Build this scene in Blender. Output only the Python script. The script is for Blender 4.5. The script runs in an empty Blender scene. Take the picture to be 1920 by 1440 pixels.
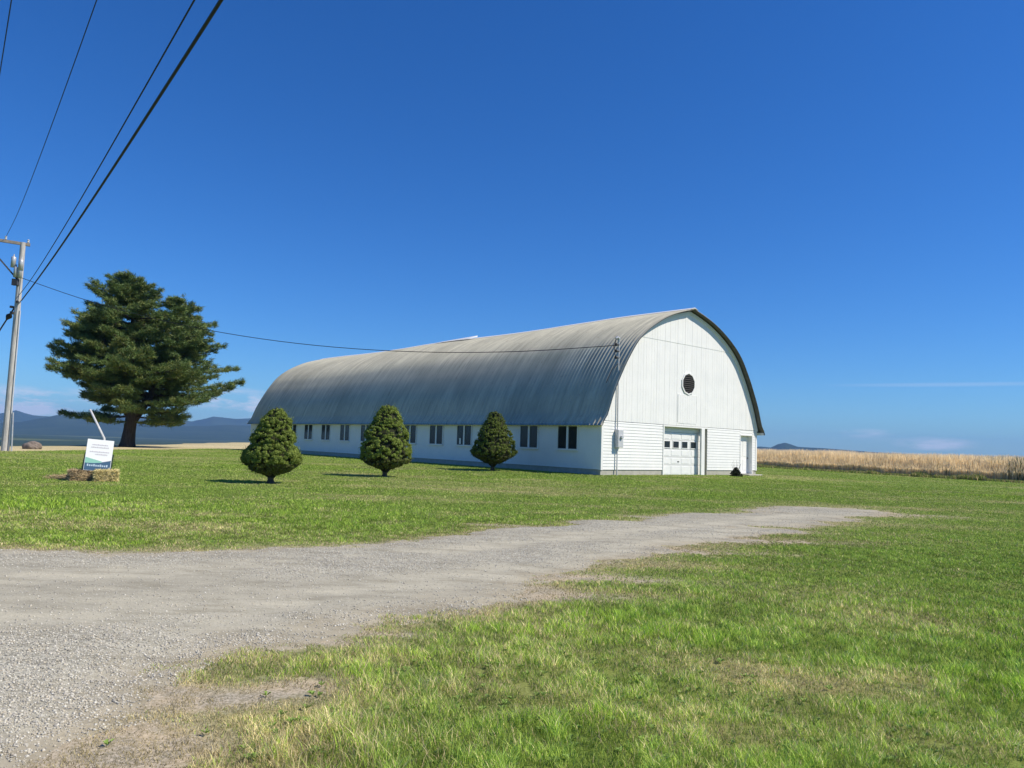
import bpy, bmesh, math, random
import numpy as np
from mathutils import Vector, Matrix
random.seed(7); RNG = np.random.default_rng(11)
sc = bpy.context.scene; COL = sc.collection

# ------------------------------------------------------------------ camera
F = 1400.0; PITCH = math.radians(4.59); ROLL = math.radians(1.92)
cd = bpy.data.cameras.new('camera'); cam = bpy.data.objects.new('camera', cd); COL.objects.link(cam)
cd.sensor_width = 36; cd.lens = F / 1920 * 36; cd.clip_start = 0.05; cd.clip_end = 40000
cam.matrix_world = Matrix.Translation((0, 0, 1.6)) @ Matrix.Rotation(math.pi / 2 + PITCH, 4, 'X') @ Matrix.Rotation(ROLL, 4, 'Z')
sc.camera = cam
EYE = np.array([0, 0, 1.6])
fw = np.array([0, math.cos(PITCH), math.sin(PITCH)]); up0 = np.array([0, -math.sin(PITCH), math.cos(PITCH)]); rt0 = np.array([1., 0, 0])
rt = rt0 * math.cos(ROLL) + up0 * math.sin(ROLL); up = -rt0 * math.sin(ROLL) + up0 * math.cos(ROLL)
def ray(x, y): return fw + rt * (x - 960) / F - up * (y - 720) / F
def G(x, y, z=0.0):                      # the point of the ground seen at a place of the photograph
    r = ray(x, y); return EYE + r * ((z - EYE[2]) / r[2])

# ------------------------------------------------------------------ light
SUN_EL = math.radians(47); SUN_AZ = math.radians(103)      # azimuth clockwise from +Y (the view direction)
sun = bpy.data.lights.new('sun', 'SUN'); sun.energy = 4.3; sun.angle = math.radians(0.53); sun.color = (1.0, 0.91, 0.765)
so = bpy.data.objects.new('sun', sun); COL.objects.link(so)
sd_ = Vector((math.sin(SUN_AZ) * math.cos(SUN_EL), math.cos(SUN_AZ) * math.cos(SUN_EL), math.sin(SUN_EL)))
so.rotation_euler = sd_.to_track_quat('Z', 'Y').to_euler()
w = bpy.data.worlds.new('World'); sc.world = w; w.use_nodes = True
nt = w.node_tree; bg = nt.nodes['Background']; bg.inputs[1].default_value = 0.078
sky = nt.nodes.new('ShaderNodeTexSky'); sky.sky_type = 'NISHITA'; sky.sun_disc = False
sky.sun_elevation = SUN_EL; sky.sun_rotation = SUN_AZ
sky.altitude = 300; sky.air_density = 1.0; sky.dust_density = 0.3; sky.ozone_density = 4.0
SKY_SAT = 1.25; HAZE = 7e-5
hs = nt.nodes.new('ShaderNodeHueSaturation'); hs.inputs['Saturation'].default_value = SKY_SAT
nt.links.new(sky.outputs[0], hs.inputs['Color'])
tint = nt.nodes.new('ShaderNodeMix'); tint.data_type = 'RGBA'; tint.blend_type = 'MULTIPLY'; tint.inputs[0].default_value = 1
nt.links.new(hs.outputs[0], tint.inputs[6]); tint.inputs[7].default_value = (.52, .87, 1.27, 1)
# faint low clouds, placed by direction in the sky
tc = nt.nodes.new('ShaderNodeTexCoord')
def wmath(op, a, b=None, c=None):
    n = nt.nodes.new('ShaderNodeMath'); n.operation = op
    for i, v in enumerate((a, b, c)):
        if v is None: continue
        if isinstance(v, (int, float)): n.inputs[i].default_value = v
        else: nt.links.new(v, n.inputs[i])
    return n.outputs[0]
sep = nt.nodes.new('ShaderNodeSeparateXYZ'); nt.links.new(tc.outputs['Generated'], sep.inputs[0])
X, Y, Z = sep.outputs
mp = nt.nodes.new('ShaderNodeMapping'); mp.inputs['Scale'].default_value = (9, 9, 34); nt.links.new(tc.outputs['Generated'], mp.inputs[0])
nz = nt.nodes.new('ShaderNodeTexNoise'); nz.inputs['Scale'].default_value = 2.1; nz.inputs['Detail'].default_value = 6; nz.inputs['Roughness'].default_value = .62
nt.links.new(mp.outputs[0], nz.inputs[0])
az = wmath('ARCTAN2', X, Y)
def blob(px, py, wa, we):                # soft window round a direction
    r = ray(px, py); r = r / np.linalg.norm(r); a0 = math.atan2(r[0], r[1]); e0 = r[2]
    da = wmath('DIVIDE', wmath('SUBTRACT', az, a0), wa); de = wmath('DIVIDE', wmath('SUBTRACT', Z, e0), we)
    q = wmath('ADD', wmath('MULTIPLY', da, da), wmath('MULTIPLY', de, de))
    return wmath('MAXIMUM', wmath('SUBTRACT', 1.0, q), 0.0)
tot = None
for b_, s_ in ((blob(20, 752, .06, .020), 1.0), (blob(110, 762, .07, .018), .9), (blob(150, 745, .05, .012), .5), (blob(455, 758, .07, .022), 1.0),
               (blob(1625, 812, .035, .006), .45), (blob(1755, 832, .05, .009), .7), (blob(1580, 822, .07, .005), .25)):
    v = wmath('MULTIPLY', b_, s_); tot = v if tot is None else wmath('ADD', tot, v)
cl = wmath('MULTIPLY', tot, wmath('MULTIPLY', wmath('MAXIMUM', wmath('SUBTRACT', nz.outputs[0], .42), 0.0), 5.0))
tr = wmath('MULTIPLY', blob(1790, 721, .15, .0028), 0.16)
cl = wmath('MINIMUM', wmath('ADD', cl, tr), 0.8)
mx = nt.nodes.new('ShaderNodeMix'); mx.data_type = 'RGBA'
nt.links.new(cl, mx.inputs[0]); nt.links.new(tint.outputs[2], mx.inputs[6]); mx.inputs[7].default_value = (7.5, 7.8, 9.2, 1)
nt.links.new(mx.outputs[2], bg.inputs[0])
sc.view_settings.view_transform = 'Standard'; sc.view_settings.look = 'None'; sc.view_settings.gamma = 1
sc.view_settings.use_curve_mapping = False; sc.view_settings.exposure = 0.45
sc.cycles.volume_bounces = 0; sc.cycles.max_bounces = 6

# ------------------------------------------------------------------ helpers
def tag(o, label=None, cat=None, group=None, kind=None):
    for k, v in (('label', label), ('category', cat), ('group', group), ('kind', kind)):
        if v: o[k] = v
    return o
def empty(name, loc=(0, 0, 0), rz=0.0):
    o = bpy.data.objects.new(name, None); COL.objects.link(o); o.location = loc; o.rotation_euler = (0, 0, rz); o.empty_display_size = .2
    return o
def mesh_obj(name, verts, faces, mat, parent=None, smooth=False):
    me = bpy.data.meshes.new(name); me.from_pydata([tuple(map(float, v)) for v in verts], [], faces); me.update()
    if mat: me.materials.append(mat)
    if smooth: me.polygons.foreach_set('use_smooth', [True] * len(me.polygons))
    o = bpy.data.objects.new(name, me); COL.objects.link(o)
    if parent: o.parent = parent
    return o
def tri_mesh(name, V, T, mat, parent=None, col=None, n=3, smooth=False):
    """numpy vertices (N,3) and faces (M,n), optional colour per vertex"""
    me = bpy.data.meshes.new(name); V = np.ascontiguousarray(V, dtype=np.float32); T = np.ascontiguousarray(T, dtype=np.int32)
    me.vertices.add(len(V)); me.vertices.foreach_set('co', V.ravel())
    me.loops.add(T.size); me.loops.foreach_set('vertex_index', T.ravel())
    me.polygons.add(len(T)); me.polygons.foreach_set('loop_start', np.arange(0, T.size, T.shape[1], dtype=np.int32))
    try: me.polygons.foreach_set('loop_total', np.full(len(T), T.shape[1], dtype=np.int32))
    except Exception: pass
    if smooth: me.polygons.foreach_set('use_smooth', np.ones(len(T), dtype=bool))
    if col is not None:
        a = me.color_attributes.new('Col', 'FLOAT_COLOR', 'POINT')
        c4 = np.ones((len(V), 4), np.float32); c4[:, :3] = col; a.data.foreach_set('color', c4.ravel())
    me.update(calc_edges=True); me.materials.append(mat)
    o = bpy.data.objects.new(name, me); COL.objects.link(o)
    if parent: o.parent = parent
    return o
class MB:
    """collects shapes for ONE mesh object"""
    def __init__(s): s.v = []; s.f = []
    def poly(s, vs, fs):
        n = len(s.v); s.v += [tuple(v) for v in vs]; s.f += [tuple(i + n for i in f) for f in fs]; return s
    def box(s, x0, x1, y0, y1, z0, z1):
        return s.poly([(x0, y0, z0), (x1, y0, z0), (x1, y1, z0), (x0, y1, z0), (x0, y0, z1), (x1, y0, z1), (x1, y1, z1), (x0, y1, z1)],
                      [(0, 3, 2, 1), (4, 5, 6, 7), (0, 1, 5, 4), (1, 2, 6, 5), (2, 3, 7, 6), (3, 0, 4, 7)])
    def bar(s, a, b, w_, h_, upv=(0, 0, 1)):
        a = Vector(a); b = Vector(b); d = (b - a).normalized(); u = d.cross(Vector(upv))
        if u.length < 1e-4: u = d.cross(Vector((1, 0, 0)))
        u.normalize(); v = u.cross(d).normalized(); u *= w_ / 2; v *= h_ / 2
        return s.poly([a - u - v, a + u - v, a + u + v, a - u + v, b - u - v, b + u - v, b + u + v, b - u + v],
                      [(0, 1, 2, 3), (7, 6, 5, 4), (0, 4, 5, 1), (1, 5, 6, 2), (2, 6, 7, 3), (3, 7, 4, 0)])
    def tube(s, pts, rads, n=10, cap=True):
        pts = [Vector(p) for p in pts]; rings = []; ref = Vector((0.13, 0.31, 1)).normalized(); base = len(s.v)
        for i, p in enumerate(pts):
            d = (pts[min(i + 1, len(pts) - 1)] - pts[max(i - 1, 0)]).normalized()
            if abs(d.dot(ref)) > .97 and i == 0: ref = Vector((1, .2, 0)).normalized()
            u = (ref - d * ref.dot(d)).normalized(); v = d.cross(u); ref = u
            r = rads[i] if isinstance(rads, (list, tuple)) else rads
            s.v += [tuple(p + (u * math.cos(2 * math.pi * k / n) + v * math.sin(2 * math.pi * k / n)) * r) for k in range(n)]
        for i in range(len(pts) - 1):
            for k in range(n):
                a = base + i * n + k; b = base + i * n + (k + 1) % n; s.f.append((a, b, b + n, a + n))
        if cap:
            s.f.append(tuple(base + k for k in range(n))[::-1]); s.f.append(tuple(base + (len(pts) - 1) * n + k for k in range(n)))
        return s
    def build(s, name, mat, parent=None, smooth=False, bevel=0):
        o = mesh_obj(name, s.v, s.f, mat, parent, smooth)
        if bevel:
            m = o.modifiers.new('bevel', 'BEVEL'); m.width = bevel; m.segments = 2; m.limit_method = 'ANGLE'
        return o

# value noise in numpy
_tab = RNG.random((256, 256))
def vnoise(x, y):
    xi = np.floor(x).astype(int); yi = np.floor(y).astype(int); fx = x - xi; fy = y - yi
    fx = fx * fx * (3 - 2 * fx); fy = fy * fy * (3 - 2 * fy)
    g = lambda a, b: _tab[a & 255, b & 255]
    return (g(xi, yi) * (1 - fx) + g(xi + 1, yi) * fx) * (1 - fy) + (g(xi, yi + 1) * (1 - fx) + g(xi + 1, yi + 1) * fx) * fy
def fbm(x, y, s=1.0, o=4, off=0.0):
    t = 0; a = .5; n = 0
    for i in range(o):
        t = t + a * vnoise(x / s + 17.3 * i + off, y / s + 9.1 * i - off); n += a; a *= .55; s /= 2.03
    return t / n
def sstep(a, b, x): t = np.clip((x - a) / (b - a), 0, 1); return t * t * (3 - 2 * t)

# ------------------------------------------------------------------ materials
def mat(name, col=(.5, .5, .5), rough=.7, metal=0.0, spec=.4):
    m = bpy.data.materials.new(name); m.use_nodes = True; b = m.node_tree.nodes['Principled BSDF']
    b.inputs['Base Color'].default_value = (*col, 1); b.inputs['Roughness'].default_value = rough; b.inputs['Metallic'].default_value = metal
    b.inputs['Specular IOR Level'].default_value = spec
    return m
class NT:
    def __init__(s, m): s.t = m.node_tree; s.b = s.t.nodes['Principled BSDF']; s.co = s.t.nodes.new('ShaderNodeTexCoord').outputs['Object']
    def n(s, k): return s.t.nodes.new('ShaderNode' + k)
    def l(s, a, b): s.t.links.new(a, b)
    def mapping(s, scale, rot=(0, 0, 0)):
        m = s.n('Mapping'); m.inputs['Scale'].default_value = scale; m.inputs['Rotation'].default_value = rot; s.l(s.co, m.inputs[0]); return m.outputs[0]
    def noise(s, scale, detail=5, rough=.6, vec=None):
        m = s.n('TexNoise'); m.inputs['Scale'].default_value = scale; m.inputs['Detail'].default_value = detail; m.inputs['Roughness'].default_value = rough
        s.l(vec if vec is not None else s.co, m.inputs['Vector']); return m.outputs[0]
    def ramp(s, fac, stops):
        r = s.n('ValToRGB'); e = r.color_ramp.elements
        while len(e) < len(stops): e.new(.5)
        for i, (p, c) in enumerate(stops):
            e[i].position = p; e[i].color = (*c, 1) if isinstance(c, tuple) else (c, c, c, 1)
        s.l(fac, r.inputs[0]); return r.outputs[0]
    def mix(s, fac, a, b, mode='MIX'):
        m = s.n('Mix'); m.data_type = 'RGBA'; m.blend_type = mode
        for i, v in ((0, fac), (6, a), (7, b)):
            if isinstance(v, (int, float)): m.inputs[i].default_value = v
            elif isinstance(v, tuple): m.inputs[i].default_value = (*v, 1)
            else: s.l(v, m.inputs[i])
        return m.outputs[2]
    def attr(s, name):
        a = s.n('Attribute'); a.attribute_name = name; return a
    def col(s, c): s.l(c, s.b.inputs['Base Color'])
    def bump(s, h, strength=.3, dist=.02):
        b = s.n('Bump'); b.inputs['Strength'].default_value = strength; b.inputs['Distance'].default_value = dist
        s.l(h, b.inputs['Height']); s.l(b.outputs[0], s.b.inputs['Normal'])

def m_white():
    m = mat('white_paint', (.8, .8, .78), .55); t = NT(m)
    a = t.noise(.9, 6, .65); b = t.noise(3.0, 5, .7, t.mapping((6, 6, .5)))
    c = t.mix(t.ramp(a, [(.35, 0.0), (.75, 1.0)]), (.80, .80, .775), (.72, .73, .715))
    c = t.mix(t.ramp(b, [(.55, 0.0), (.85, .55)]), c, (.56, .56, .54)); t.col(c)
    t.bump(b, .15, .01); return m
def m_roof():
    m = mat('galvanised_roofing', (.4, .4, .38), .6, .0, .2); t = NT(m)
    streak = t.noise(1.0, 6, .7, t.mapping((.3, 3.2, .3))); big = t.noise(.22, 5, .6); fine = t.noise(2.6, 5, .75)
    c = t.mix(t.ramp(streak, [(.35, 0.0), (.65, 1.0)]), (.38, .365, .285), (.58, .555, .43))
    c = t.mix(t.ramp(big, [(.45, 0.0), (.7, .5)]), c, (.27, .26, .20))
    c = t.mix(t.ramp(fine, [(.58, 0.0), (.76, .55)]), c, (.24, .17, .11)); t.col(c)
    # older, dull sheets between newer ones
    t.l(t.ramp(streak, [(.3, .42), (.7, .62)]), t.b.inputs['Roughness']); return m
def m_noise(name, c1, c2, scale=4, rough=.8, bump=.3, dist=.01, stretch=(1, 1, 1), metal=0.0):
    m = mat(name, c1, rough, metal); t = NT(m); a = t.noise(scale, 6, .65, t.mapping(stretch))
    t.col(t.mix(t.ramp(a, [(.3, 0.0), (.7, 1.0)]), c1, c2)); t.bump(a, bump, dist); return m
def m_leaf(name, transl=.25, rough=.6, spec=.25):
    m = mat(name, (.1, .15, .05), rough, 0, spec); t = NT(m); a = t.attr('Col'); t.col(a.outputs[0])
    if transl:
        tl = t.n('BsdfTranslucent'); t.l(a.outputs[0], tl.inputs[0]); mxs = t.n('MixShader'); mxs.inputs[0].default_value = transl
        out = t.t.nodes['Material Output']; t.l(t.b.outputs[0], mxs.inputs[1]); t.l(tl.outputs[0], mxs.inputs[2]); t.l(mxs.outputs[0], out.inputs[0])
    return m
M = dict(
    white=m_white(), roof=m_roof(), glass=mat('window_glass', (.018, .026, .032), .1, 0, .28),
    dark=mat('dark_opening', (.012, .012, .013), .8), frame=m_noise('window_frame_paint', (.10, .12, .12), (.16, .18, .17), 6),
    under=m_noise('shaded_underside', (.07, .075, .07), (.14, .13, .115), 5, .8), louver=m_noise('weathered_black_louver', (.008, .008, .008), (.022, .022, .021), 9), concrete=m_noise('concrete', (.34, .33, .28), (.46, .45, .40), 3, .9),
    doorp=m_noise('overhead_door_paint', (.72, .73, .73), (.80, .80, .79), 2.0, .5, .05), metalbox=m_noise('grey_metal', (.50, .51, .52), (.62, .62, .62), 5, .45, .1, .01, (1, 1, 1), .2),
    darkmetal=m_noise('dark_metal', (.03, .03, .035), (.07, .07, .07), 8, .5), pole=m_noise('weathered_pole_wood', (.27, .26, .25), (.60, .585, .55), 3, .9, .6, .02, (5, 5, .4)),
    arm=m_noise('crossarm_wood', (.16, .14, .12), (.28, .25, .21), 4, .9), porcelain=mat('porcelain', (.55, .56, .55), .25), wire=mat('cable_rubber', (.012, .013, .018), .6),
    galv=m_noise('galvanised_can', (.42, .43, .44), (.62, .63, .63), 4, .4, .1, .01, (1, 1, 1), .4),
    bark=m_noise('pine_bark', (.035, .028, .023), (.08, .066, .055), 3, .95, .9, .05, (3, 3, .6)), barks=m_noise('shrub_bark', (.06, .045, .032), (.13, .10, .07), 14, .95),
    leaf=m_leaf('leaf'), needle=m_leaf('pine_needles', .12, .55, .3), blade=m_leaf('grass_blades', .3, .65, .2), crop=m_leaf('dry_crop', .4, .8, .1),
    straw=m_leaf('straw', .1, .85, .1), strawcore=m_noise('straw_core', (.36, .28, .16), (.56, .46, .26), 25, .95, .9, .02, (1, 4, 1)),
    rock=m_noise('rock', (.13, .105, .085), (.24, .20, .17), 4, .95, .8, .05), signwhite=mat('sign_board_white', (.80, .82, .82), .4), signblue=mat('sign_blue', (.05, .11, .19), .4),
    signteal=mat('sign_teal', (.25, .52, .42), .4), signink=mat('sign_ink', (.50, .46, .52), .5), signtext=mat('sign_pale_text', (.50, .62, .72), .5), stake=m_noise('pale_weathered_stick', (.42, .43, .43), (.58, .58, .57), 9),
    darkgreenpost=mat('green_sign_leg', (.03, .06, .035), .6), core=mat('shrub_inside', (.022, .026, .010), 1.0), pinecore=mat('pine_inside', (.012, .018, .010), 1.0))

# ------------------------------------------------------------------ ground shape
C0 = np.array([4.775, 39.243, 0.42]); D2 = np.array([.7587, .6514]); D1 = np.array([-.6514, .7587])   # barn corner, along its front, along its side
def crest_left(x, y):                    # > 0 past the brow where the land falls away
    a = np.degrees(np.arctan2(x, y)); return np.hypot(x, y) - np.interp(a, [-75, -45, -39.6, -31.6, -25.2, -19.6, -16, -8, 10, 40, 90], [60, 56, 64, 84, 110, 178, 260, 420, 420, 420, 420])
def terrain(x, y):
    u = (x - C0[0]) * D2[0] + (y - C0[1]) * D2[1]; s = (x - C0[0]) * D1[0] + (y - C0[1]) * D1[1]
    du = np.maximum(np.maximum(-u, u - 14.9), 0); ds = np.maximum(np.maximum(-s, s - 47.5), 0); d = np.hypot(du, ds)
    z = .12 * (1 - sstep(1, 9, d))
    near = 1 - sstep(60, 110, np.hypot(x, y))
    z = z + near * (.05 * (fbm(x, y, 9., 2) - .5) + .02 * (fbm(x, y, 2.2, 2, 5) - .5))
    left = crest_left(x, y); k = 1 - np.exp(-np.maximum(left, 0) / 220.); z = z - 36 * k
    far = sstep(600, 2500, np.hypot(x, y)); z = z + far * 10 * (fbm(x, y, 700., 4, 3) - .5)
    return z
# driveway outline, in metres on the ground
DRV_PX = [(-900, 1010), (-300, 1022), (0, 1029), (100, 1034), (200, 1042), (300, 1039), (400, 1032), (500, 1027), (600, 1022), (700, 1018), (800, 1008), (900, 999), (1000, 991), (1100, 981),
          (1200, 972), (1300, 963), (1400, 956), (1500, 951), (1600, 952), (1690, 962), (1620, 972), (1560, 980), (1480, 990), (1400, 1003), (1300, 1025), (1200, 1047), (1087, 1073), (975, 1098), (935, 1122), (860, 1145), (750, 1163), (690, 1177), (560, 1200), (450, 1224), (356, 1246), (300, 1275), (255, 1305), (222, 1342), (150, 1372), (70, 1430), (-60, 1540), (-300, 1750), (-900, 2000)]
DRV = np.array([G(*p)[:2] for p in DRV_PX])
def sdpoly(P, x, y):                     # > 0 inside
    d = np.full(x.shape, 1e9); ins = np.zeros(x.shape, bool); n = len(P)
    for i in range(n):
        ax, ay = P[i]; bx, by = P[(i + 1) % n]; ex, ey = bx - ax, by - ay
        t = np.clip(((x - ax) * ex + (y - ay) * ey) / (ex * ex + ey * ey), 0, 1)
        d = np.minimum(d, (x - ax - t * ex) ** 2 + (y - ay - t * ey) ** 2)
        c = (ay > y) != (by > y)
        with np.errstate(divide='ignore', invalid='ignore'): xi = ax + (y - ay) * ex / (ey if ey else 1e-9)
        ins ^= c & (x < xi)
    return np.sqrt(d) * np.where(ins, 1, -1)
def drive_sd(x, y): return sdpoly(DRV, x, y) + .42 * (fbm(x, y, .28, 3, 41) - .5) + .55 * (fbm(x, y, .9, 4, 2) - .5) + .5 * (fbm(x, y, 2.6, 2, 8) - .5) + sstep(9, 17, y) * 2.2 * (fbm(x * .45, y, .9, 4, 17) - .50)
def spots(x, y, L):                      # soft ellipses: (px, py, rx metres, ry metres, weight)
    t = np.zeros(x.shape)
    for px, py, rx, ry, wt in L:
        g = G(px, py); q = ((x - g[0]) / rx) ** 2 + ((y - g[1]) / ry) ** 2; t = t + wt * np.exp(-q * 1.2)
    return t
BARE = [(180, 1385, .45, .30, 1.2), (300, 1420, .3, .3, .9), (430, 1300, .7, .22, .7), (330, 1310, .5, .2, .8), (90, 1440, .4, .3, .8), (560, 1285, .25, .15, .6), (1000, 1115, 1.4, .3, 1.1), (1120, 1085, 1.4, .25, 1.0), (1350, 1035, 1.2, .35, .8), (1460, 1015, 2.0, .5, .8),
        (600, 1275, .25, .15, .7), (1660, 965, 2.5, .6, .9), (935, 985, .9, .25, 1.2), (1150, 1000, 1.2, .4, .5), (290, 1040, 1.5, .2, .5), (720, 1190, .8, .1, .7), (620, 1205, .6, .1, .7)]
DRY = [(450, 1370, 1.1, .8, 1.3), (300, 1400, .7, .6, 1.2), (560, 1300, .9, .4, 1.1), (640, 1240, .9, .2, 1.0), (760, 1225, .6, .2, .6), (1560, 1280, .9, .40, 1.1), (1440, 1290, .6, .45, 1.1), (1300, 1370, .6, .35, 1.0), (1700, 1390, .45, .4, 1.0), (1060, 1290, .4, .35, .9), (1350, 1235, .6, .3, .8),
       (1620, 1170, 1.0, .6, .7), (1250, 1330, .5, .3, .8), (980, 1330, .35, .25, .8), (1850, 1160, .8, .5, .6), (850, 1400, .3, .2, .7), (1880, 1400, .4, .3, .8), (660, 930, 1.6, .5, 1.3), (690, 938, 1.0, .7, .8), (880, 918, 4.0, .4, 1.2), (280, 960, 1.4, .4, .8), (430, 968, 1.4, .4, .8),
       (1250, 1060, 2.0, .35, .9), (1100, 1110, 1.8, .3, 1.0), (1450, 1010, 2.5, .5, .8), (1700, 985, 3.0, .8, .8), (1850, 940, 5, 1.5, .7), (1560, 1110, 1.2, .6, .6), (1000, 945, 3, .5, .5), (1350, 940, 4, .6, .6), (1750, 955, 4, .8, .8)]
LUSH = [(640, 1400, .35, .4, 1.0), (780, 1230, .7, .3, .9), (1010, 1180, .8, .4, 1.0), (1100, 1150, .8, .4, .8), (1250, 1200, .8, .4, .7), (1150, 1360, .6, .35, .8), (1880, 1300, .4, .4, 1.1), (640, 1260, .6, .25, .8), (1330, 1120, 1.0, .4, .6),
        (1850, 930, 5, 1.0, .8), (60, 950, 2.5, 2.0, .7), (1650, 1340, .4, .3, .5)]
TALL = [(640, 1420, .55, .5, 1.2), (500, 1430, .4, .3, .7), (800, 1390, .5, .4, .8), (740, 1290, .6, .3, .8), (930, 1250, .7, .35, .4)]
def cover(x, y):
    n1 = fbm(x, y, 1.3, 4, 1); n2 = fbm(x, y, 5.5, 3, 4); n3 = fbm(x, y, .45, 3, 6); n4 = fbm(x * .35, y, 3.2, 3, 12)
    dry = np.clip(spots(x, y, DRY) * (.25 + .95 * n1) * np.where((y < 8) & (x > -.6), .62, 1) + sstep(.52, .72, n1) * .40 + sstep(.5, .75, n4) * .45, 0, 1)
    lush = np.clip(spots(x, y, LUSH) * (.4 + 1.0 * n3) + sstep(.5, .72, n2) * .5 + sstep(.62, .8, n3) * .3, 0, 1)
    sd = drive_sd(x, y); edge = np.exp(-np.clip(-sd, 0, 9) / .45)
    bare = np.clip(spots(x, y, BARE) * (.3 + 1.5 * n3) + edge * (.1 + 1.0 * n3) * .8, 0, 1)
    dry = np.clip(dry + edge * .7, 0, 1)
    return dry, lush, bare, sd
E1 = G(-200, 848)[:2]; E2 = G(0, 845)[:2]; E3 = G(250, 843)[:2]; E4 = G(470, 842)[:2]
LAWN_EDGE = np.array([E1, E2, E3, E4, E4 + (E4 - E3) * 2])
def lawn_side(x, y):                     # > 0 beyond the lawn, on the pale field
    o = np.argsort(LAWN_EDGE[:, 0]); ye = np.interp(x, LAWN_EDGE[o, 0], LAWN_EDGE[o, 1], left=LAWN_EDGE[o, 1][0] , right=1e4)
    return (y - ye) + 1.2 * (fbm(x, y, 6, 2, 2) - .5)
def grid_obj(name, xs, ys, zf, material):
    Xg, Yg = np.meshgrid(xs, ys); x = Xg.ravel(); y = Yg.ravel(); V = np.stack([x, y, zf(x, y)], 1)
    nx = len(xs); i = np.arange(len(ys) - 1)[:, None] * nx + np.arange(nx - 1)[None]; i = i.ravel()
    return V, np.stack([i, i + 1, i + nx + 1, i + nx], 1)
def axis(lo, hi, fine_lo, fine_hi, step, g=1.12):
    a = list(np.arange(fine_lo, fine_hi + step / 2, step)); s = step; v = fine_hi
    while v < hi: s *= g; v += s; a.append(min(v, hi))
    s = step; v = fine_lo; l = []
    while v > lo: s *= g; v -= s; l.append(max(v, lo))
    return np.array(sorted(set(l + a)))
m_gr = mat('meadow_ground', (.1, .13, .05), .95, 0, .1); t = NT(m_gr)
fine = t.noise(45, 6, .8); mid = t.noise(3.5, 5, .7)
base = t.attr('Col').outputs[0]
c = t.mix(t.ramp(fine, [(.42, 0.0), (.56, 1.0)]), base, t.mix(1.0, base, (.46, .47, .42), 'MULTIPLY'))
c = t.mix(t.ramp(mid, [(.4, 0.0), (.7, .5)]), c, t.mix(1.0, base, (1.3, 1.15, .9), 'MULTIPLY')); t.col(c); t.bump(fine, .35, .02)
xs = axis(-11000, 11000, -16, 18, .16, 1.09); ys = axis(-9000, 11000, -2, 24, .16, 1.09)
V, Q = grid_obj('ground', xs, ys, terrain, m_gr)
x, y = V[:, 0], V[:, 1]; dry, lush, bare, sdr = cover(x, y)
green = np.array([.20, .29, .055]); dryc = np.array([.38, .37, .16]); lushc = np.array([.19, .29, .045]); soil = np.array([.50, .44, .345])
colr = green + (lushc - green) * lush[:, None]; colr = colr + (dryc - colr) * dry[:, None]; colr = colr + (soil - colr) * np.clip(bare * 1.2, 0, 1)[:, None]
nearshade = (1 - sstep(30, 70, np.hypot(x, y)))[:, None]; colr = colr * (1 - .12 * nearshade * (1 - np.clip(bare * 1.2, 0, 1)[:, None]))   # shade between the near blades put into the ground colour
cream = sstep(-.3, .5, lawn_side(x, y)) * (x < 0); colr = colr + (np.array([.62, .54, .33]) * (.8 + .4 * fbm(x, y, 8, 3))[:, None] - colr) * cream[:, None]
clf = crest_left(x, y); forest = sstep(1, 12, clf); patch = sstep(.60, .66, fbm(x, y, 420, 3, 7))[:, None]
fc = np.array([.035, .06, .025]) * (1 - patch) + np.array([.12, .15, .06]) * patch; colr = colr + (fc - colr) * forest[:, None]
tag(tri_mesh('ground', V, Q, m_gr, col=colr, smooth=True), kind='structure')

# ------------------------------------------------------------------ gravel drive
m_dr = mat('gravel', (.4, .39, .36), .95, 0, .15); t = NT(m_dr)
vor = t.n('TexVoronoi'); vor.inputs['Scale'].default_value = 38; t.l(t.co, vor.inputs['Vector'])
vor2 = t.n('TexVoronoi'); vor2.inputs['Scale'].default_value = 85; t.l(t.co, vor2.inputs['Vector'])
stone = t.ramp(vor.outputs['Color'], [(.1, (.13, .125, .11)), (.5, (.36, .345, .30)), (.9, (.64, .62, .56))])
stone2 = t.ramp(vor2.outputs['Color'], [(.1, (.20, .19, .16)), (.5, (.36, .34, .285)), (.9, (.54, .52, .45))])
fines = t.mix(t.ramp(t.noise(60, 5, .7), [(.3, 0.0), (.7, 1.0)]), (.33, .305, .25), (.44, .41, .345))
tracks = t.noise(1.0, 4, .6, t.mapping((.22, 1.5, 1), (0, 0, math.radians(-12)))); at = t.attr('Col').outputs[0]
sepc = t.n('SeparateColor'); t.l(at, sepc.inputs[0])
c = t.mix(sepc.outputs[0], t.mix(.35, fines, stone2), t.mix(.35, stone, stone2))
c = t.mix(t.ramp(tracks, [(.42, 0.0), (.7, .5)]), c, (.28, .26, .215))
c = t.mix(sepc.outputs[2], c, t.mix(.3, (.50, .465, .385), stone2)); c = t.mix(sepc.outputs[1], c, (.36, .315, .24)); pt = t.ramp(t.noise(1.7, 6, .72, t.mapping((.6, 1.6, 1))), [(.34, (.74, .73, .70)), (.5, (1, 1, 1)), (.68, (1.16, 1.15, 1.12))]); c = t.mix(1.0, c, pt, 'MULTIPLY'); t.col(t.mix(1.0, c, (.975, .98, .915), 'MULTIPLY'))
hh = t.mix(sepc.outputs[0], t.noise(60, 5, .7), t.ramp(vor.outputs['Distance'], [(0.0, 1.0), (.7, 0.0)])); t.bump(hh, .35, .008)
TRK = [[(-300, 1080), (0, 1086), (300, 1076), (600, 1053), (900, 1028), (1200, 995), (1500, 966)], [(-300, 1185), (0, 1168), (250, 1160), (480, 1138), (750, 1103), (1000, 1066), (1200, 1028), (1450, 985)],
       [(480, 1150), (350, 1200), (200, 1262), (60, 1330), (-100, 1440)]]
TRK = [np.array([G(*p)[:2] for p in L]) for L in TRK]
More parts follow.
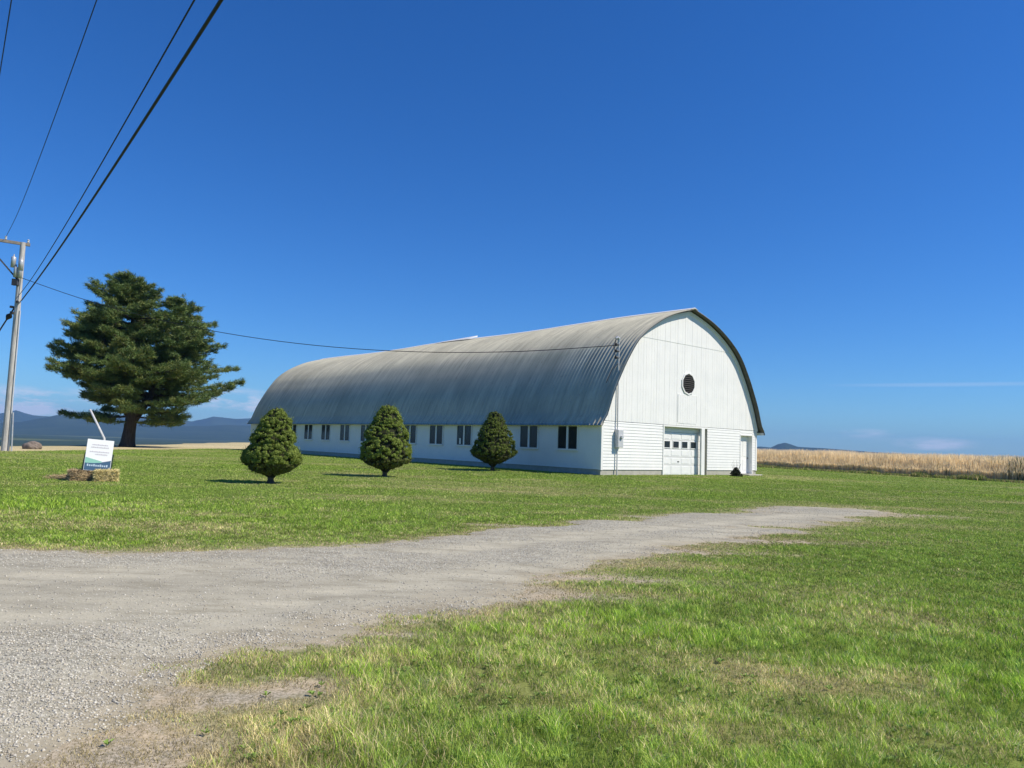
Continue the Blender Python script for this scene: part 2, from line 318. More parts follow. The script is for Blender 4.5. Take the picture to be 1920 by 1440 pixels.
def track(x, y):
    t_ = np.zeros(x.shape); nn = fbm(x, y, .8, 3, 51)
    for L, w0, k_ in zip(TRK, (.42, .45, .30), (.65, .6, .5)):
        d = np.full(x.shape, 1e9)
        for i in range(len(L) - 1):
            a, b = L[i], L[i + 1]; e = b - a; q = np.clip(((x - a[0]) * e[0] + (y - a[1]) * e[1]) / (e @ e), 0, 1); d = np.minimum(d, np.hypot(x - a[0] - q * e[0], y - a[1] - q * e[1]))
        t_ = np.maximum(t_, k_ * np.exp(-(d / w0) ** 2) * sstep(.22, .5, nn))
    return t_
def rut(x, y):                           # 0 in the wheel tracks (fines), 1 on loose coarse gravel
    nn = fbm(x * .5, y, 1.5, 4, 21); coarse = np.zeros(x.shape)
    g = spots(x, y, [(80, 1200, 2.2, .8, .9), (60, 1320, 1.6, .8, .9), (350, 1170, 1.5, .6, .5), (700, 1060, 3, 1, .6), (1000, 1030, 3, 1, .6), (1300, 1000, 3, 1.2, .6), (500, 1100, 1.5, .6, .3)])
    h = spots(x, y, [(200, 1100, 4, .7, .9), (0, 1110, 3, .6, .5), (450, 1180, 2, .35, .5), (560, 1190, 2, .3, .4)])
    return np.clip(.30 + g - h + 1.6 * (nn - .5) - 1.1 * track(x, y), 0, 1)
xs = np.arange(-26, 15, .09); ys = np.arange(1.5, 26, .09); V, Q = grid_obj('d', xs, ys, terrain, m_dr)
x, y = V[:, 0], V[:, 1]; sdr = drive_sd(x, y); ru = rut(x, y)
V[:, 2] += -.012 - .010 * track(x, y) + .042 * sstep(-.35, .65, sdr) + .016 * (fbm(x, y, .24, 3, 3) - .5) + .012 * (ru - .5)
keep = (sdr[Q] > -.35).any(1); Q = Q[keep]; used = np.unique(Q); rem = np.full(len(V), -1); rem[used] = np.arange(len(used))
cc = np.zeros((len(V), 3)); cc[:, 0] = ru; cc[:, 2] = track(x, y); cc[:, 1] = np.clip(1 - sstep(-.1, .7, sdr + .5 * (fbm(x, y, .5, 3, 9) - .5)), 0, 1) * .9
tag(tri_mesh('gravel_drive', V[used], rem[Q], m_dr, col=cc[used], smooth=True), kind='structure')
def DRIVE_Z(x, y): return terrain(x, y) - .012 - .010 * track(x, y) + .042 * sstep(-.35, .65, drive_sd(x, y)) + .016 * (fbm(x, y, .24, 3, 3) - .5) + .012 * (rut(x, y) - .5)

# loose stones lying on the drive
def stones(n, smin, smax):
    dist = 3.2 + (24 - 3.2) * RNG.random(n * 4) ** 1.8; ang = (RNG.random(n * 4) - .55) * 1.45
    x = dist * np.sin(ang); y = dist * np.cos(ang); s = drive_sd(x, y); br_ = np.clip(spots(x, y, BARE), 0, 1) * (fbm(x, y, .25, 2, 3) > .45); k = ((s > -.25) | ((s > -1.6) & (RNG.random(len(x)) < .5 * br_))) & (RNG.random(len(x)) < (.12 + 1.1 * rut(x, y)) * np.where(s > .1, 1, .35)); x, y, dist = x[k][:n], y[k][:n], dist[k][:n]
    n = len(x); r = (smin + (smax - smin) * RNG.random(n) ** 3) * (.9 + dist / 40)
    oct_ = np.array([(1, 0, 0), (0, 1, 0), (-1, 0, 0), (0, -1, 0), (0, 0, 1), (0, 0, -1)], float)
    F_ = np.array([(0, 1, 4), (1, 2, 4), (2, 3, 4), (3, 0, 4), (1, 0, 5), (2, 1, 5), (3, 2, 5), (0, 3, 5)])
    P = oct_[None] * (.7 + .6 * RNG.random((n, 6, 1))) + .18 * (RNG.random((n, 6, 3)) - .5)
    a = RNG.random(n) * 6.28; ca, sa = np.cos(a)[:, None], np.sin(a)[:, None]
    P = np.stack([P[..., 0] * ca - P[..., 1] * sa, P[..., 0] * sa + P[..., 1] * ca, P[..., 2] * .62], -1) * r[:, None, None]
    P[..., 0] += x[:, None]; P[..., 1] += y[:, None]; P[..., 2] += (DRIVE_Z(x, y) + r * .12)[:, None]
    T = (F_[None] + np.arange(n)[:, None, None] * 6).reshape(-1, 3)
    pal = np.array([(.48, .465, .42), (.36, .345, .31), (.32, .31, .29), (.44, .40, .33), (.54, .525, .48), (.42, .40, .36)]); c = pal[RNG.integers(0, 6, n)] * np.array([1.03, 1.02, .96]) * (.8 + .4 * RNG.random((n, 1)))
    return P.reshape(-1, 3), T, np.repeat(c, 6, 0)
Vs, Ts, Cs = stones(170000, .0035, .012)
tag(tri_mesh('loose_stones', Vs, Ts, m_leaf('stone_chips', 0, .9, .2), col=Cs), 'pale grey loose gravel stones strewn over the driveway', 'gravel', kind='stuff')

# ------------------------------------------------------------------ grass
def blades(n, d0, d1, power, hmul=1.0):
    """upright bent blades; spread thins out with distance while the blades widen"""
    dist = (d0 ** power + (d1 ** power - d0 ** power) * RNG.random(n)) ** (1 / power); ang = (RNG.random(n) - .5) * 1.62
    x = dist * np.sin(ang); y = dist * np.cos(ang)
    j = RNG.random(n)
    dry, lush, bare, sd = cover(x, y)
    u = (x - C0[0]) * D2[0] + (y - C0[1]) * D2[1]; s = (x - C0[0]) * D1[0] + (y - C0[1]) * D1[1]
    inb = (u > -.02) & (u < 14.92) & (s > -.02) & (s < 47.3)
    tuft = fbm(x, y, .16, 2, 31)
    k = (sd < .12 + .2 * (tuft - .5)) & (j < 1.1 - bare * .38) & ~inb & ((lawn_side(x, y) < 0) | (x > 0)) & (tuft > .18 + .13 * bare)
    x, y, dist, dry, lush, bare, tuft, sd = (a[k] for a in (x, y, dist, dry, lush, bare, tuft, sd)); n = len(x)
    tall = np.clip(spots(x, y, TALL), 0, 1) * sstep(-.15, -.6, sd)
    h = (.018 + .030 * RNG.random(n) + .052 * np.clip(tuft - .45, 0, 1) * 2) * (1 + .6 * lush) * (1 - .35 * dry) * (1 - .5 * bare) * (1 + 1.3 * tall * RNG.random(n)) * hmul
    h = h * np.where(dist > 9, .75, 1)
    w_ = np.maximum(.0038, .00080 * dist) * (.7 + .6 * RNG.random(n))
    a = RNG.random(n) * 6.283; dx, dy = np.cos(a), np.sin(a); b = RNG.random(n) * 6.283; lean = h * (.25 + .75 * RNG.random(n)); lx, ly = np.cos(b) * lean, np.sin(b) * lean
    z = terrain(x, y) - .004
    P = np.empty((n, 5, 3))
    for i, (f_, ww, l_) in enumerate(((0, -1, 0), (0, 1, 0), (.6, .75, .35), (.6, -.75, .35), (1, 0, 1))):
        P[:, i, 0] = x + dx * w_ * .5 * ww + lx * l_; P[:, i, 1] = y + dy * w_ * .5 * ww + ly * l_; P[:, i, 2] = z + h * f_
    i0 = np.arange(n) * 5; T = np.concatenate([np.stack([i0, i0 + 1, i0 + 2], 1), np.stack([i0, i0 + 2, i0 + 3], 1), np.stack([i0 + 3, i0 + 2, i0 + 4], 1)])
    g = np.array([.295, .40, .072]); l = np.array([.345, .50, .06]); d_ = np.array([.70, .60, .32]); dk = np.array([.13, .23, .045])
    r1 = RNG.random((n, 1)); c = g + (l - g) * np.clip(lush[:, None] * 1.1 - .1 + .3 * (r1 - .5), 0, 1)
    isdry = (RNG.random(n) < .06 + dry * .66 + .30 * bare)[:, None]; c = np.where(isdry, d_ * (.45 + .65 * RNG.random((n, 1))) * (1 - .50 * bare)[:, None], c)
    isdk = (RNG.random(n) < .22)[:, None] & ~isdry; c = np.where(isdk, dk, c); c = c * (1 + .22 * (1 - sstep(5, 12, dist)))[:, None]; c = c * (.72 + .55 * sstep(.30, .65, tuft))[:, None]  # near blades lightened in colour against self-shadowing; gaps between tufts darkened
    mean = g * .9 * (1 - dry[:, None] * .5) + d_ * .75 * dry[:, None] * .5 + (l - g) * .5 * lush[:, None]; fd_ = sstep(8, 30, dist)[:, None] * .55; c = c * (1 - fd_) + mean * fd_
    c = c * (.75 + .5 * RNG.random((n, 1))) * (.82 + .4 * fbm(x, y, .7, 3, 14))[:, None]
    return P.reshape(-1, 3), T, np.repeat(c, 5, 0)
parts = [blades(620000, 2.6, 16, .45), blades(600000, 12, 45, .35), blades(280000, 38, 100, .6)]
off = 0; Vb = []; Tb = []; Cb = []
for a_, b_, c_ in parts: Vb.append(a_); Tb.append(b_ + off); Cb.append(c_); off += len(a_)
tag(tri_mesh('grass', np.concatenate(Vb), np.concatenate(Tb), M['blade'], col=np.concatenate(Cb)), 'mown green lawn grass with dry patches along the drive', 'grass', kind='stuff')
# broad-leaved weeds and seed stalks in the unmown strip near the camera
def weeds(n):
    x = []; y = []
    L = [(760, 1390, .5, .4), (820, 1290, .6, .4), (1250, 1340, .8, .4), (760, 1400, .5, .3), (1150, 1250, .8, .4), (1700, 1400, .6, .3)]
    P = []; T = []; C_ = []; o = 0
    for i in range(n):
        px, py, rx, ry = L[i % len(L)]; g = G(px, py); X_ = g[0] + RNG.normal() * rx; Y_ = g[1] + RNG.normal() * ry
        if drive_sd(np.array([X_]), np.array([Y_]))[0] > -.15: continue
        z = float(terrain(np.array([X_]), np.array([Y_]))[0]); kind = RNG.random()
        if kind < .0:                    # seed stalk
            h = .09 + .13 * RNG.random(); a = RNG.random() * 6.28; lx, ly = math.cos(a) * h * .3, math.sin(a) * h * .3; w_ = .0022
            pts = [(X_ - w_, Y_, z), (X_ + w_, Y_, z), (X_ + lx + w_, Y_ + ly, z + h), (X_ + lx - w_, Y_ + ly, z + h)]; T += [(o, o + 1, o + 2), (o, o + 2, o + 3)]; P += pts; C_ += [(.55, .48, .26)] * 4; o += 4
            P += [(X_ + lx - .006, Y_ + ly, z + h - .02), (X_ + lx + .006, Y_ + ly, z + h - .02), (X_ + lx * 1.2, Y_ + ly * 1.2, z + h + .025)]; T += [(o, o + 1, o + 2)]; C_ += [(.50, .40, .22)] * 3; o += 3
        else:                            # rosette of small leaves
            for k in range(7):
                a = RNG.random() * 6.28; l = .018 + .025 * RNG.random(); ux, uy = math.cos(a), math.sin(a); q = .007
                P += [(X_, Y_, z + .01), (X_ + ux * l * .6 - uy * q, Y_ + uy * l * .6 + ux * q, z + .03), (X_ + ux * l, Y_ + uy * l, z + .03), (X_ + ux * l * .6 + uy * q, Y_ + uy * l * .6 - ux * q, z + .03)]
                T += [(o, o + 1, o + 2), (o, o + 2, o + 3)]; cg = np.array([.20, .30, .07]) * (.8 + .8 * RNG.random()); C_ += [tuple(cg)] * 4; o += 4
    return np.array(P), np.array(T), np.array(C_)
Vw, Tw, Cw = weeds(300)
tag(tri_mesh('weeds', Vw, Tw, M['blade'], col=Cw), 'small leafy weeds scattered low in the near lawn', 'weeds', kind='stuff')

# ------------------------------------------------------------------ far hills
m_hill = mat('wooded_hill', (.03, .055, .025), 1.0, 0, .0); t = NT(m_hill)
t.col(t.mix(t.ramp(t.noise(.004, 5, .6), [(.45, 0.0), (.65, 1.0)]), (.022, .04, .024), (.035, .055, .03)))
def ridge(name, prof, dist, depth, base, rough):
    pts = np.array(prof, float); az_ = []; h_ = []
    for px, py in pts:
        r = ray(px, py); az_.append(math.atan2(r[0], r[1])); h_.append(1.6 + dist * r[2] / math.hypot(r[0], r[1]))
    A = np.linspace(az_[0], az_[-1], 420); H = np.interp(A, az_, h_); nv = 14; V = []
    for j in range(nv):
        f_ = j / (nv - 1); dd = dist - depth * (1 - f_) if j < nv else dist
        prof_ = f_ ** 1.3
        rr = rough * (fbm(A * 60 + 5, A * 0 + f_ * 3, 1, 5, dist * .01) - .5) * 2
        z = base + (H - base) * prof_ + rr * (.3 + .7 * f_) * 1.0
        V.append(np.stack([np.sin(A) * dd, np.cos(A) * dd, z], 1))
    V.append(np.stack([np.sin(A) * (dist + depth), np.cos(A) * (dist + depth), np.full(len(A), base - 20.)], 1)); nv += 1
    V = np.concatenate(V); na = len(A); i = (np.arange(nv - 1)[:, None] * na + np.arange(na - 1)[None]).ravel()
    tag(tri_mesh(name, V, np.stack([i, i + 1, i + na + 1, i + na], 1), m_hill, smooth=True), kind='structure')
ridge('mountains', [(-700, 775), (-300, 768), (-60, 774), (0, 776), (30, 770), (60, 778), (120, 782), (200, 778), (300, 782), (360, 790), (400, 781), (440, 786), (480, 784), (560, 792), (800, 800), (1000, 812), (1300, 832)], 9300, 1500, -38, 9)
ridge('foothills', [(-700, 792), (-200, 790), (0, 792), (40, 790), (110, 778), (180, 784), (260, 792), (340, 800), (420, 797), (520, 800), (700, 812), (900, 826)], 6800, 1600, -38, 7)
ridge('distant_hill', [(1390, 844), (1425, 837), (1445, 839), (1458, 833), (1472, 830), (1482, 833), (1496, 838), (1540, 840), (1600, 845), (1680, 850), (1760, 856)], 6200, 900, -40, 2)

# ------------------------------------------------------------------ the tall dry crop on the right
W1 = G(1430, 876)[:2]; W2 = G(1920, 905)[:2]; wd = (W2 - W1) / np.linalg.norm(W2 - W1); wn = np.array([-wd[1], wd[0]]);
if wn @ W1 < 0: wn = -wn
def crop(n):
    a = -70 + RNG.random(n) * 175 ; b = 9 * RNG.random(n) ** 1.8 + .6 * fbm(a, a * 0, 3, 3)
    x = W1[0] + wd[0] * a + wn[0] * b; y = W1[1] + wd[1] * a + wn[1] * b
    u = (x - C0[0]) * D2[0] + (y - C0[1]) * D2[1]; s = (x - C0[0]) * D1[0] + (y - C0[1]) * D1[1]; k = ~((u > -4) & (u < 19) & (s > -3) & (s < 51)); x, y, a, b = x[k], y[k], a[k], b[k]; n = len(x)
    clump = fbm(a, b, .9, 3, 2); clump2 = fbm(a, b, 5, 2, 5)
    h = (1.86 + .22 * RNG.random(n) + .35 * (clump - .5) + .35 * (clump2 - .5)) * np.where(RNG.random(n) < .25, .6, 1); w_ = .035 + .03 * RNG.random(n)
    h = h * (.30 + .70 * sstep(-.3, 2.2, b))
    ang = RNG.random(n) * 6.28; dx, dy = np.cos(ang), np.sin(ang); l = h * .16 * RNG.random(n); an = RNG.random(n) * 6.28; z = terrain(x, y)
    P = np.empty((n, 5, 3))
    for i, (f_, ww, l_) in enumerate(((0, -.5, 0), (0, .5, 0), (.75, .9, .5), (.75, -.9, .5), (1, 0, 1))):
        P[:, i, 0] = x + dx * w_ * .5 * ww + np.cos(an) * l * l_; P[:, i, 1] = y + dy * w_ * .5 * ww + np.sin(an) * l * l_; P[:, i, 2] = z + h * f_
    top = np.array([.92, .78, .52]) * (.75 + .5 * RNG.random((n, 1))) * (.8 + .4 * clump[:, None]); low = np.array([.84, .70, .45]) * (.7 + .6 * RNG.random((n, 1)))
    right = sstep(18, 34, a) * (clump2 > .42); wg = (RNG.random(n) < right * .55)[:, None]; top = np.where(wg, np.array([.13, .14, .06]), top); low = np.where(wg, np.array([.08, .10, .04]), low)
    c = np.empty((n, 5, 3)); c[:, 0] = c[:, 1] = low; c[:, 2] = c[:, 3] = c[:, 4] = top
    i0 = np.arange(n) * 5; T = np.concatenate([np.stack([i0, i0 + 1, i0 + 2], 1), np.stack([i0, i0 + 2, i0 + 3], 1), np.stack([i0 + 3, i0 + 2, i0 + 4], 1)])
    return P.reshape(-1, 3), T, c.reshape(-1, 3)
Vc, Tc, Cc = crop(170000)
# the closed canopy further inside the field
na = 120; A_ = np.linspace(-70, 105, na); cols = []; nb = 20; B_ = np.array([5.0] + list(np.geomspace(5.3, 160, nb - 1)))
for b in B_:
    xx = W1[0] + wd[0] * A_ + wn[0] * b; yy = W1[1] + wd[1] * A_ + wn[1] * b; z = terrain(xx, yy) + (1.72 if b > 5.1 else 0) + .12 * (fbm(A_, A_ * 0 + b, 2, 3) - .5)
    cols.append(np.stack([xx, yy, z], 1))
Vk = np.concatenate(cols); uu = (Vk[:, 0] - C0[0]) * D2[0] + (Vk[:, 1] - C0[1]) * D2[1]; ss = (Vk[:, 0] - C0[0]) * D1[0] + (Vk[:, 1] - C0[1]) * D1[1]
inb = (uu > -5) & (uu < 20) & (ss > -4) & (ss < 52); i = (np.arange(nb - 1)[:, None] * na + np.arange(na - 1)[None]).ravel(); Qk = np.stack([i, i + 1, i + na + 1, i + na], 1); Qk = Qk[~inb[Qk].any(1)]
Tk = np.concatenate([Qk[:, [0, 1, 2]], Qk[:, [0, 2, 3]]])
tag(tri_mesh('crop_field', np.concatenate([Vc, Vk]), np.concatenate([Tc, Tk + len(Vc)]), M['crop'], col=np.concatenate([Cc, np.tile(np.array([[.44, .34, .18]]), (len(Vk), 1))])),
    'tall dry straw coloured crop standing beyond the lawn right of the barn', 'crop field', kind='stuff')
def weed_strip(n):
    a = -5 + RNG.random(n) * 75; b = -1.0 + 1.6 * RNG.random(n) + .8 * (fbm(a, a * 0, 4, 3, 2) - .5); x = W1[0] + wd[0] * a + wn[0] * b; y = W1[1] + wd[1] * a + wn[1] * b
    cl = fbm(a, b, 1.6, 3, 6); h = .08 + .16 * RNG.random(n) + .9 * np.clip(cl - .5, 0, 1) * (1 + 1.2 * sstep(15, 32, a)); an = RNG.random(n) * 6.28; l = h * .5 * RNG.random(n); w_ = .07 + .05 * RNG.random(n); z = terrain(x, y); f2 = RNG.random(n) * 6.28
    P = np.empty((n, 3, 3)); 
    for i, (f_, ww, l_) in enumerate(((0, -1, 0), (0, 1, 0), (1, 0, 1))):
        P[:, i, 0] = x + np.cos(f2) * w_ * .5 * ww + np.cos(an) * l * l_; P[:, i, 1] = y + np.sin(f2) * w_ * .5 * ww + np.sin(an) * l * l_; P[:, i, 2] = z + h * f_
    c = np.where(RNG.random((n, 1)) < .6, np.array([.22, .29, .07]), np.array([.48, .40, .20])) * (.7 + .6 * RNG.random((n, 1)))
    return P.reshape(-1, 3), np.arange(n * 3).reshape(-1, 3), np.repeat(c, 3, 0)
Vf, Tf, Cf = weed_strip(26000)
tag(tri_mesh('field_edge_weeds', Vf, Tf, M['leaf'], col=Cf), 'dark green weeds at the foot of the dry crop', 'weeds', kind='stuff')

# ------------------------------------------------------------------ the barn
BW, BL, BZ = 14.9, 47.3, 3.0               # width, length, height of the wall line (world z)
RZ = math.atan2(D2[1], D2[0]); barn = empty('barn', (C0[0], C0[1], 0), RZ)
tag(barn, 'long white barn with arched corrugated metal roof and white gable front', 'barn')
ARC = [(0, 3.0), (.28, 3.7), (.60, 4.48), (1.2, 5.58), (1.75, 6.45), (2.5, 7.42), (3.4, 8.16), (4.5, 8.80), (5.5, 9.24), (6.5, 9.56), (7.45, 9.80)]
AU = np.array([a for a, b in ARC]); AZ = np.array([b for a, b in ARC])
def cr(ts, P, t):                         # Catmull-Rom through the points
    t = np.asarray(t, float); n = len(P); i = np.clip(np.searchsorted(ts, t, side='right') - 1, 0, n - 2); f_ = (t - ts[i]) / (ts[i + 1] - ts[i])
    p0 = P[np.maximum(i - 1, 0)]; p1 = P[i]; p2 = P[i + 1]; p3 = P[np.minimum(i + 2, n - 1)]
    p0 = np.where(i[..., None] == 0 if P.ndim > 1 else i == 0, 2 * p1 - p2, p0)
    return .5 * (2 * p1 + (p2 - p0) * f_[..., None] + (2 * p0 - 5 * p1 + 4 * p2 - p3) * f_[..., None] ** 2 + (3 * p1 - p0 - 3 * p2 + p3) * f_[..., None] ** 3)
PT = np.array(ARC, float); cl_ = np.concatenate([[0], np.cumsum(np.linalg.norm(np.diff(PT, axis=0), axis=1))])
tt = np.linspace(0, cl_[-1], 41); HALF = cr(cl_, PT, tt)              # left half of the arch, (u, z)
HU, HZ = HALF[:, 0], HALF[:, 1]
def arch_z(u): u = min(u, BW - u); return float(np.interp(u, HU, HZ))
# roof: corrugated sheets running over the arch
eave = np.array([[-.36, 2.80], [-.17, 2.95]]); 
nrm = np.gradient(HALF, axis=0); nrm = np.stack([-nrm[:, 1], nrm[:, 0]], 1); nrm /= np.linalg.norm(nrm, axis=1)[:, None]
outer = HALF + nrm * .13; outer[-1, 0] = BW / 2; outer[-1, 1] = 9.80 + .16
st = np.array([[-.40, 2.72], [-.28, 2.98]]); prof = np.concatenate([st, outer[1:]]); full = np.concatenate([prof, np.stack([BW - prof[::-1][1:, 0], prof[::-1][1:, 1]], 1)])
pn = np.gradient(full, axis=0); pn = np.stack([-pn[:, 1], pn[:, 0]], 1); pn /= np.linalg.norm(pn, axis=1)[:, None]
S0, S1, PER = -.42, BL + .3, .27; ns = int((S1 - S0) / PER); sy = []; amp = []
for k in range(ns):
    for f_, a_ in ((0, 0), (.18, 1), (.34, 1), (.52, 0), (.76, 0)): sy.append(S0 + (k + f_) * PER); amp.append(a_ * .045)
sy.append(S0 + ns * PER); amp.append(0); sy = np.array(sy); amp = np.array(amp); npf = len(full); nsy = len(sy)
sag = .05 * np.sin(sy * .31) + .05 * (fbm(sy, sy * 0, 6, 3) - .5)
Vr = np.empty((nsy, npf, 3)); Vr[:, :, 0] = full[None, :, 0] + pn[None, :, 0] * amp[:, None]; Vr[:, :, 1] = sy[:, None]
Vr[:, :, 2] = full[None, :, 1] + pn[None, :, 1] * amp[:, None] + sag[:, None] * sstep(4, 10, full[None, :, 1])
Vin = Vr.copy(); Vin[:, :, 0] -= pn[None, :, 0] * .03; Vin[:, :, 2] -= pn[None, :, 1] * .03
nvr = nsy * npf; i = (np.arange(nsy - 1)[:, None] * npf + np.arange(npf - 1)[None]).ravel(); q1 = np.stack([i, i + 1, i + npf + 1, i + npf], 1)
j = np.arange(npf - 1); e0 = np.stack([j, j + nvr, j + 1 + nvr, j + 1], 1); o_ = (nsy - 1) * npf; e1 = np.stack([o_ + j, o_ + j + 1, o_ + j + 1 + nvr, o_ + j + nvr], 1)
jj = np.arange(nsy - 1) * npf; e2 = np.stack([jj, jj + npf, jj + npf + nvr, jj + nvr], 1); jr = jj + npf - 1; e3 = np.stack([jr, jr + nvr, jr + npf + nvr, jr + npf], 1)
roof = tri_mesh('roof', np.concatenate([Vr.reshape(-1, 3), Vin.reshape(-1, 3)]), np.concatenate([q1[:, ::-1], q1 + nvr, e0, e1, e2, e3]), M['roof'], barn)
roof.data.materials.append(M['under']); mi = np.zeros(len(roof.data.polygons), dtype=np.int32); mi[len(q1):len(q1) * 2 + 2 * (npf - 1)] = 1; roof.data.polygons.foreach_set('material_index', mi)  # underside and sheet ends get a darker copy, shade put into the colour
# ridge cap, raised patch of sheets at the ridge, fascias
ys_ = np.linspace(S0 - .01, S1, 60)
rc = MB(); vv = []
for s in ys_:
    dz = float(np.interp(s, sy, sag)); vv += [(BW / 2 - .34, s, 9.912 + dz), (BW / 2, s, 10.04 + dz), (BW / 2 + .34, s, 9.912 + dz), (BW / 2, s, 9.99 + dz)]
ff = []
for k in range(len(ys_) - 1):
    for q in range(4): a = k * 4 + q; b = k * 4 + (q + 1) % 4; ff.append((a, b, b + 4, a + 4))
ff += [(0, 1, 2, 3), (len(vv) - 4, len(vv) - 1, len(vv) - 2, len(vv) - 3)]
rc.poly(vv, ff).build('ridge_cap', M['white'], roof)
hatch = MB(); hatch.poly([(BW / 2 - 1.0, 20.2, 9.84), (BW / 2 - .2, 20.2, 10.05), (BW / 2 - .2, 25.0, 10.05), (BW / 2 - 1.0, 25.0, 9.84), (BW / 2 - 1.0, 20.2, 9.86), (BW / 2 - .2, 20.2, 10.16), (BW / 2 - .2, 25.0, 10.07), (BW / 2 - 1.0, 25.0, 9.85)],
                         [(0, 3, 2, 1), (4, 5, 6, 7), (0, 1, 5, 4), (1, 2, 6, 5), (2, 3, 7, 6), (3, 0, 4, 7)]).build('lifted_sheet', M['white'], roof)
# gable siding: upright boards of slightly uneven thickness, in two tiers
def boards(yf, sgn):
    mb = MB(); u = 0.0; rr = random.Random(5); BWD = .235
    while u < BW - .01:
        u1 = min(u + BWD, BW); g = .007; p = .012 + .007 * rr.random(); a, b = u + g / 2, u1 - g / 2
        for z0, zt, ex in ((3.0, 7.86, 0), (7.80, 99, .014)):
            za, zb = min(arch_z(a) - .02, zt), min(arch_z(b) - .02, zt)
            if za <= z0 + .02 or zb <= z0 + .02: continue
            y0 = yf - sgn * (p + ex + .02); y1 = yf + sgn * .02; pp = [(a, y0, z0), (b, y0, z0), (b, y0, zb), (a, y0, za), (a, y1, z0), (b, y1, z0), (b, y1, zb), (a, y1, za)]
            mb.poly(pp, [(0, 1, 2, 3), (7, 6, 5, 4), (0, 4, 5, 1), (1, 5, 6, 2), (2, 6, 7, 3), (3, 7, 4, 0)])
        u = u1
    pts = [(0.0, 3.0)] + [(HU[k], HZ[k] - .02) for k in range(0, 41, 2)] + [(BW - HU[k], HZ[k] - .02) for k in range(39, -1, -2)] + [(BW, 3.0)]
    n = len(pts); mb.poly([(p[0], yf + sgn * .03, p[1]) for p in pts] + [(p[0], yf + sgn * .15, p[1]) for p in pts], [tuple(range(n)), tuple(range(2 * n - 1, n - 1, -1))])
    return mb
gs = boards(0, 1).build('gable_siding', M['white'], barn)
boards(BL, -1).build('gable_siding', M['white'], barn)
rk = MB()                                 # white trim under the rake
for sg in (0, 1):
    for k in range(40):
        a = (HU[k], HZ[k]); b = (HU[k + 1], HZ[k + 1]); 
        if sg: a = (BW - a[0], a[1]); b = (BW - b[0], b[1])
        rk.bar((a[0], -.05, a[1] - .05), (b[0], -.05, b[1] - .05), .09, .16, (0, 0, 1) if abs(b[1] - a[1]) < abs(b[0] - a[0]) * 6 else (0, 1, 0))
rk.build('rake_trim', M['white'], barn)
def clap(mb, a, b, z0, z1, plane, sgn, lap=.165):
    """horizontal clapboards from a to b; plane 'front': along x at y; 'side': along y at x"""
    z = z0
    while z < z1 - .01:
        zt = min(z + lap, z1); prof_ = [(-.031, z), (-.012, zt), (.03, zt), (.03, z)]
        P = []
        for c_ in (a, b):
            for d_, zz in prof_: P.append((c_, plane + d_ * sgn, zz) if mb.ax == 'x' else (plane + d_ * sgn, c_, zz))
        mb.poly(P, [(0, 3, 2, 1), (4, 5, 6, 7), (0, 1, 5, 4), (1, 2, 6, 5), (2, 3, 7, 6), (3, 0, 4, 7)]); z = zt
WB = .42; WT = 2.985
def wall_mb(ax): m_ = MB(); m_.ax = ax; return m_
GD = (5.24, 8.80, 9.13, 9.42); MD = (13.05, 14.36)
for rg_ in (((.12, GD[0] - .1, WB, WT),), ((GD[3] + .02, MD[0] - .06, WB, WT), (MD[1] + .06, BW - .12, WB, WT), (MD[0] - .06, MD[1] + .06, 2.64, WT))):
    fwl = wall_mb('x')
    for q_ in rg_: clap(fwl, *q_, 0, 1)
    fwl.build('front_wall', M['white'], barn)
for q_ in ((-.035, .12, -.045, .10, WB - .02, 2.99), (BW - .12, BW + .035, -.045, .10, WB - .02, 2.99)): MB().box(*q_).build('corner_board', M['white'], barn)
MB().box(GD[0] - .10, GD[0], -.05, .30, .12, 2.90).build('door_jamb', M['white'], barn); MB().box(GD[1], GD[2], -.06, .05, .10, 2.90).build('door_post', M['white'], barn)
MB().box(GD[0] - .12, GD[3] + .03, -.05, .02, 2.90, 2.985).build('door_header', M['white'], barn)
inn = MB(); inn.box(GD[2] + .01, GD[3] + .06, .30, .36, .1, 2.95); inn.box(GD[3] , GD[3] + .05, -.01, .30, .1, 2.9); inn.box(GD[0] - .1, GD[3] + .05, .021, .36, 2.905, 2.97)
inn.build('doorway_lining', M['concrete'], barn)  # grey instead of white, deepening the recess shade by colour
for side, xx, sg in ((0, 0, 1), (1, BW, -1)):
    wl = wall_mb('y'); clap(wl, .05, BL - .02, WB, 2.86, xx, sg); wl.build('side_wall', M['white'], barn)
bw = wall_mb('x'); clap(bw, .02, BW - .02, WB, WT, BL, -1); bw.build('back_wall', M['white'], barn)
fd = MB()
for a, b in ((.0, GD[0] - .1), (GD[3] + .02, MD[0] - .07), (MD[1] + .07, BW)): fd.box(a, b, .012, .25, -.3, WB - .004)
fd.box(GD[0] - .1, GD[3] + .02, .27, .5, -.3, .10); fd.box(.03, .25, .25, BL, -.3, WB - .004); fd.box(BW - .25, BW - .03, .25, BL, -.3, WB - .004); fd.box(.25, BW - .25, BL - .25, BL - .03, -.3, WB - .004)
fd.build('foundation', M['concrete'], barn)
fas = MB(); fas.box(-.34, -.30, -.36, BL + .2, 2.70, 2.86); fas.box(-.30, .0, -.05, BL, 2.84, 2.862); fas.box(BW + .30, BW + .34, -.36, BL + .2, 2.70, 2.86); fas.box(BW, BW + .30, -.05, BL, 2.84, 2.862)
fas.build('eave_fascia', M['white'], barn)
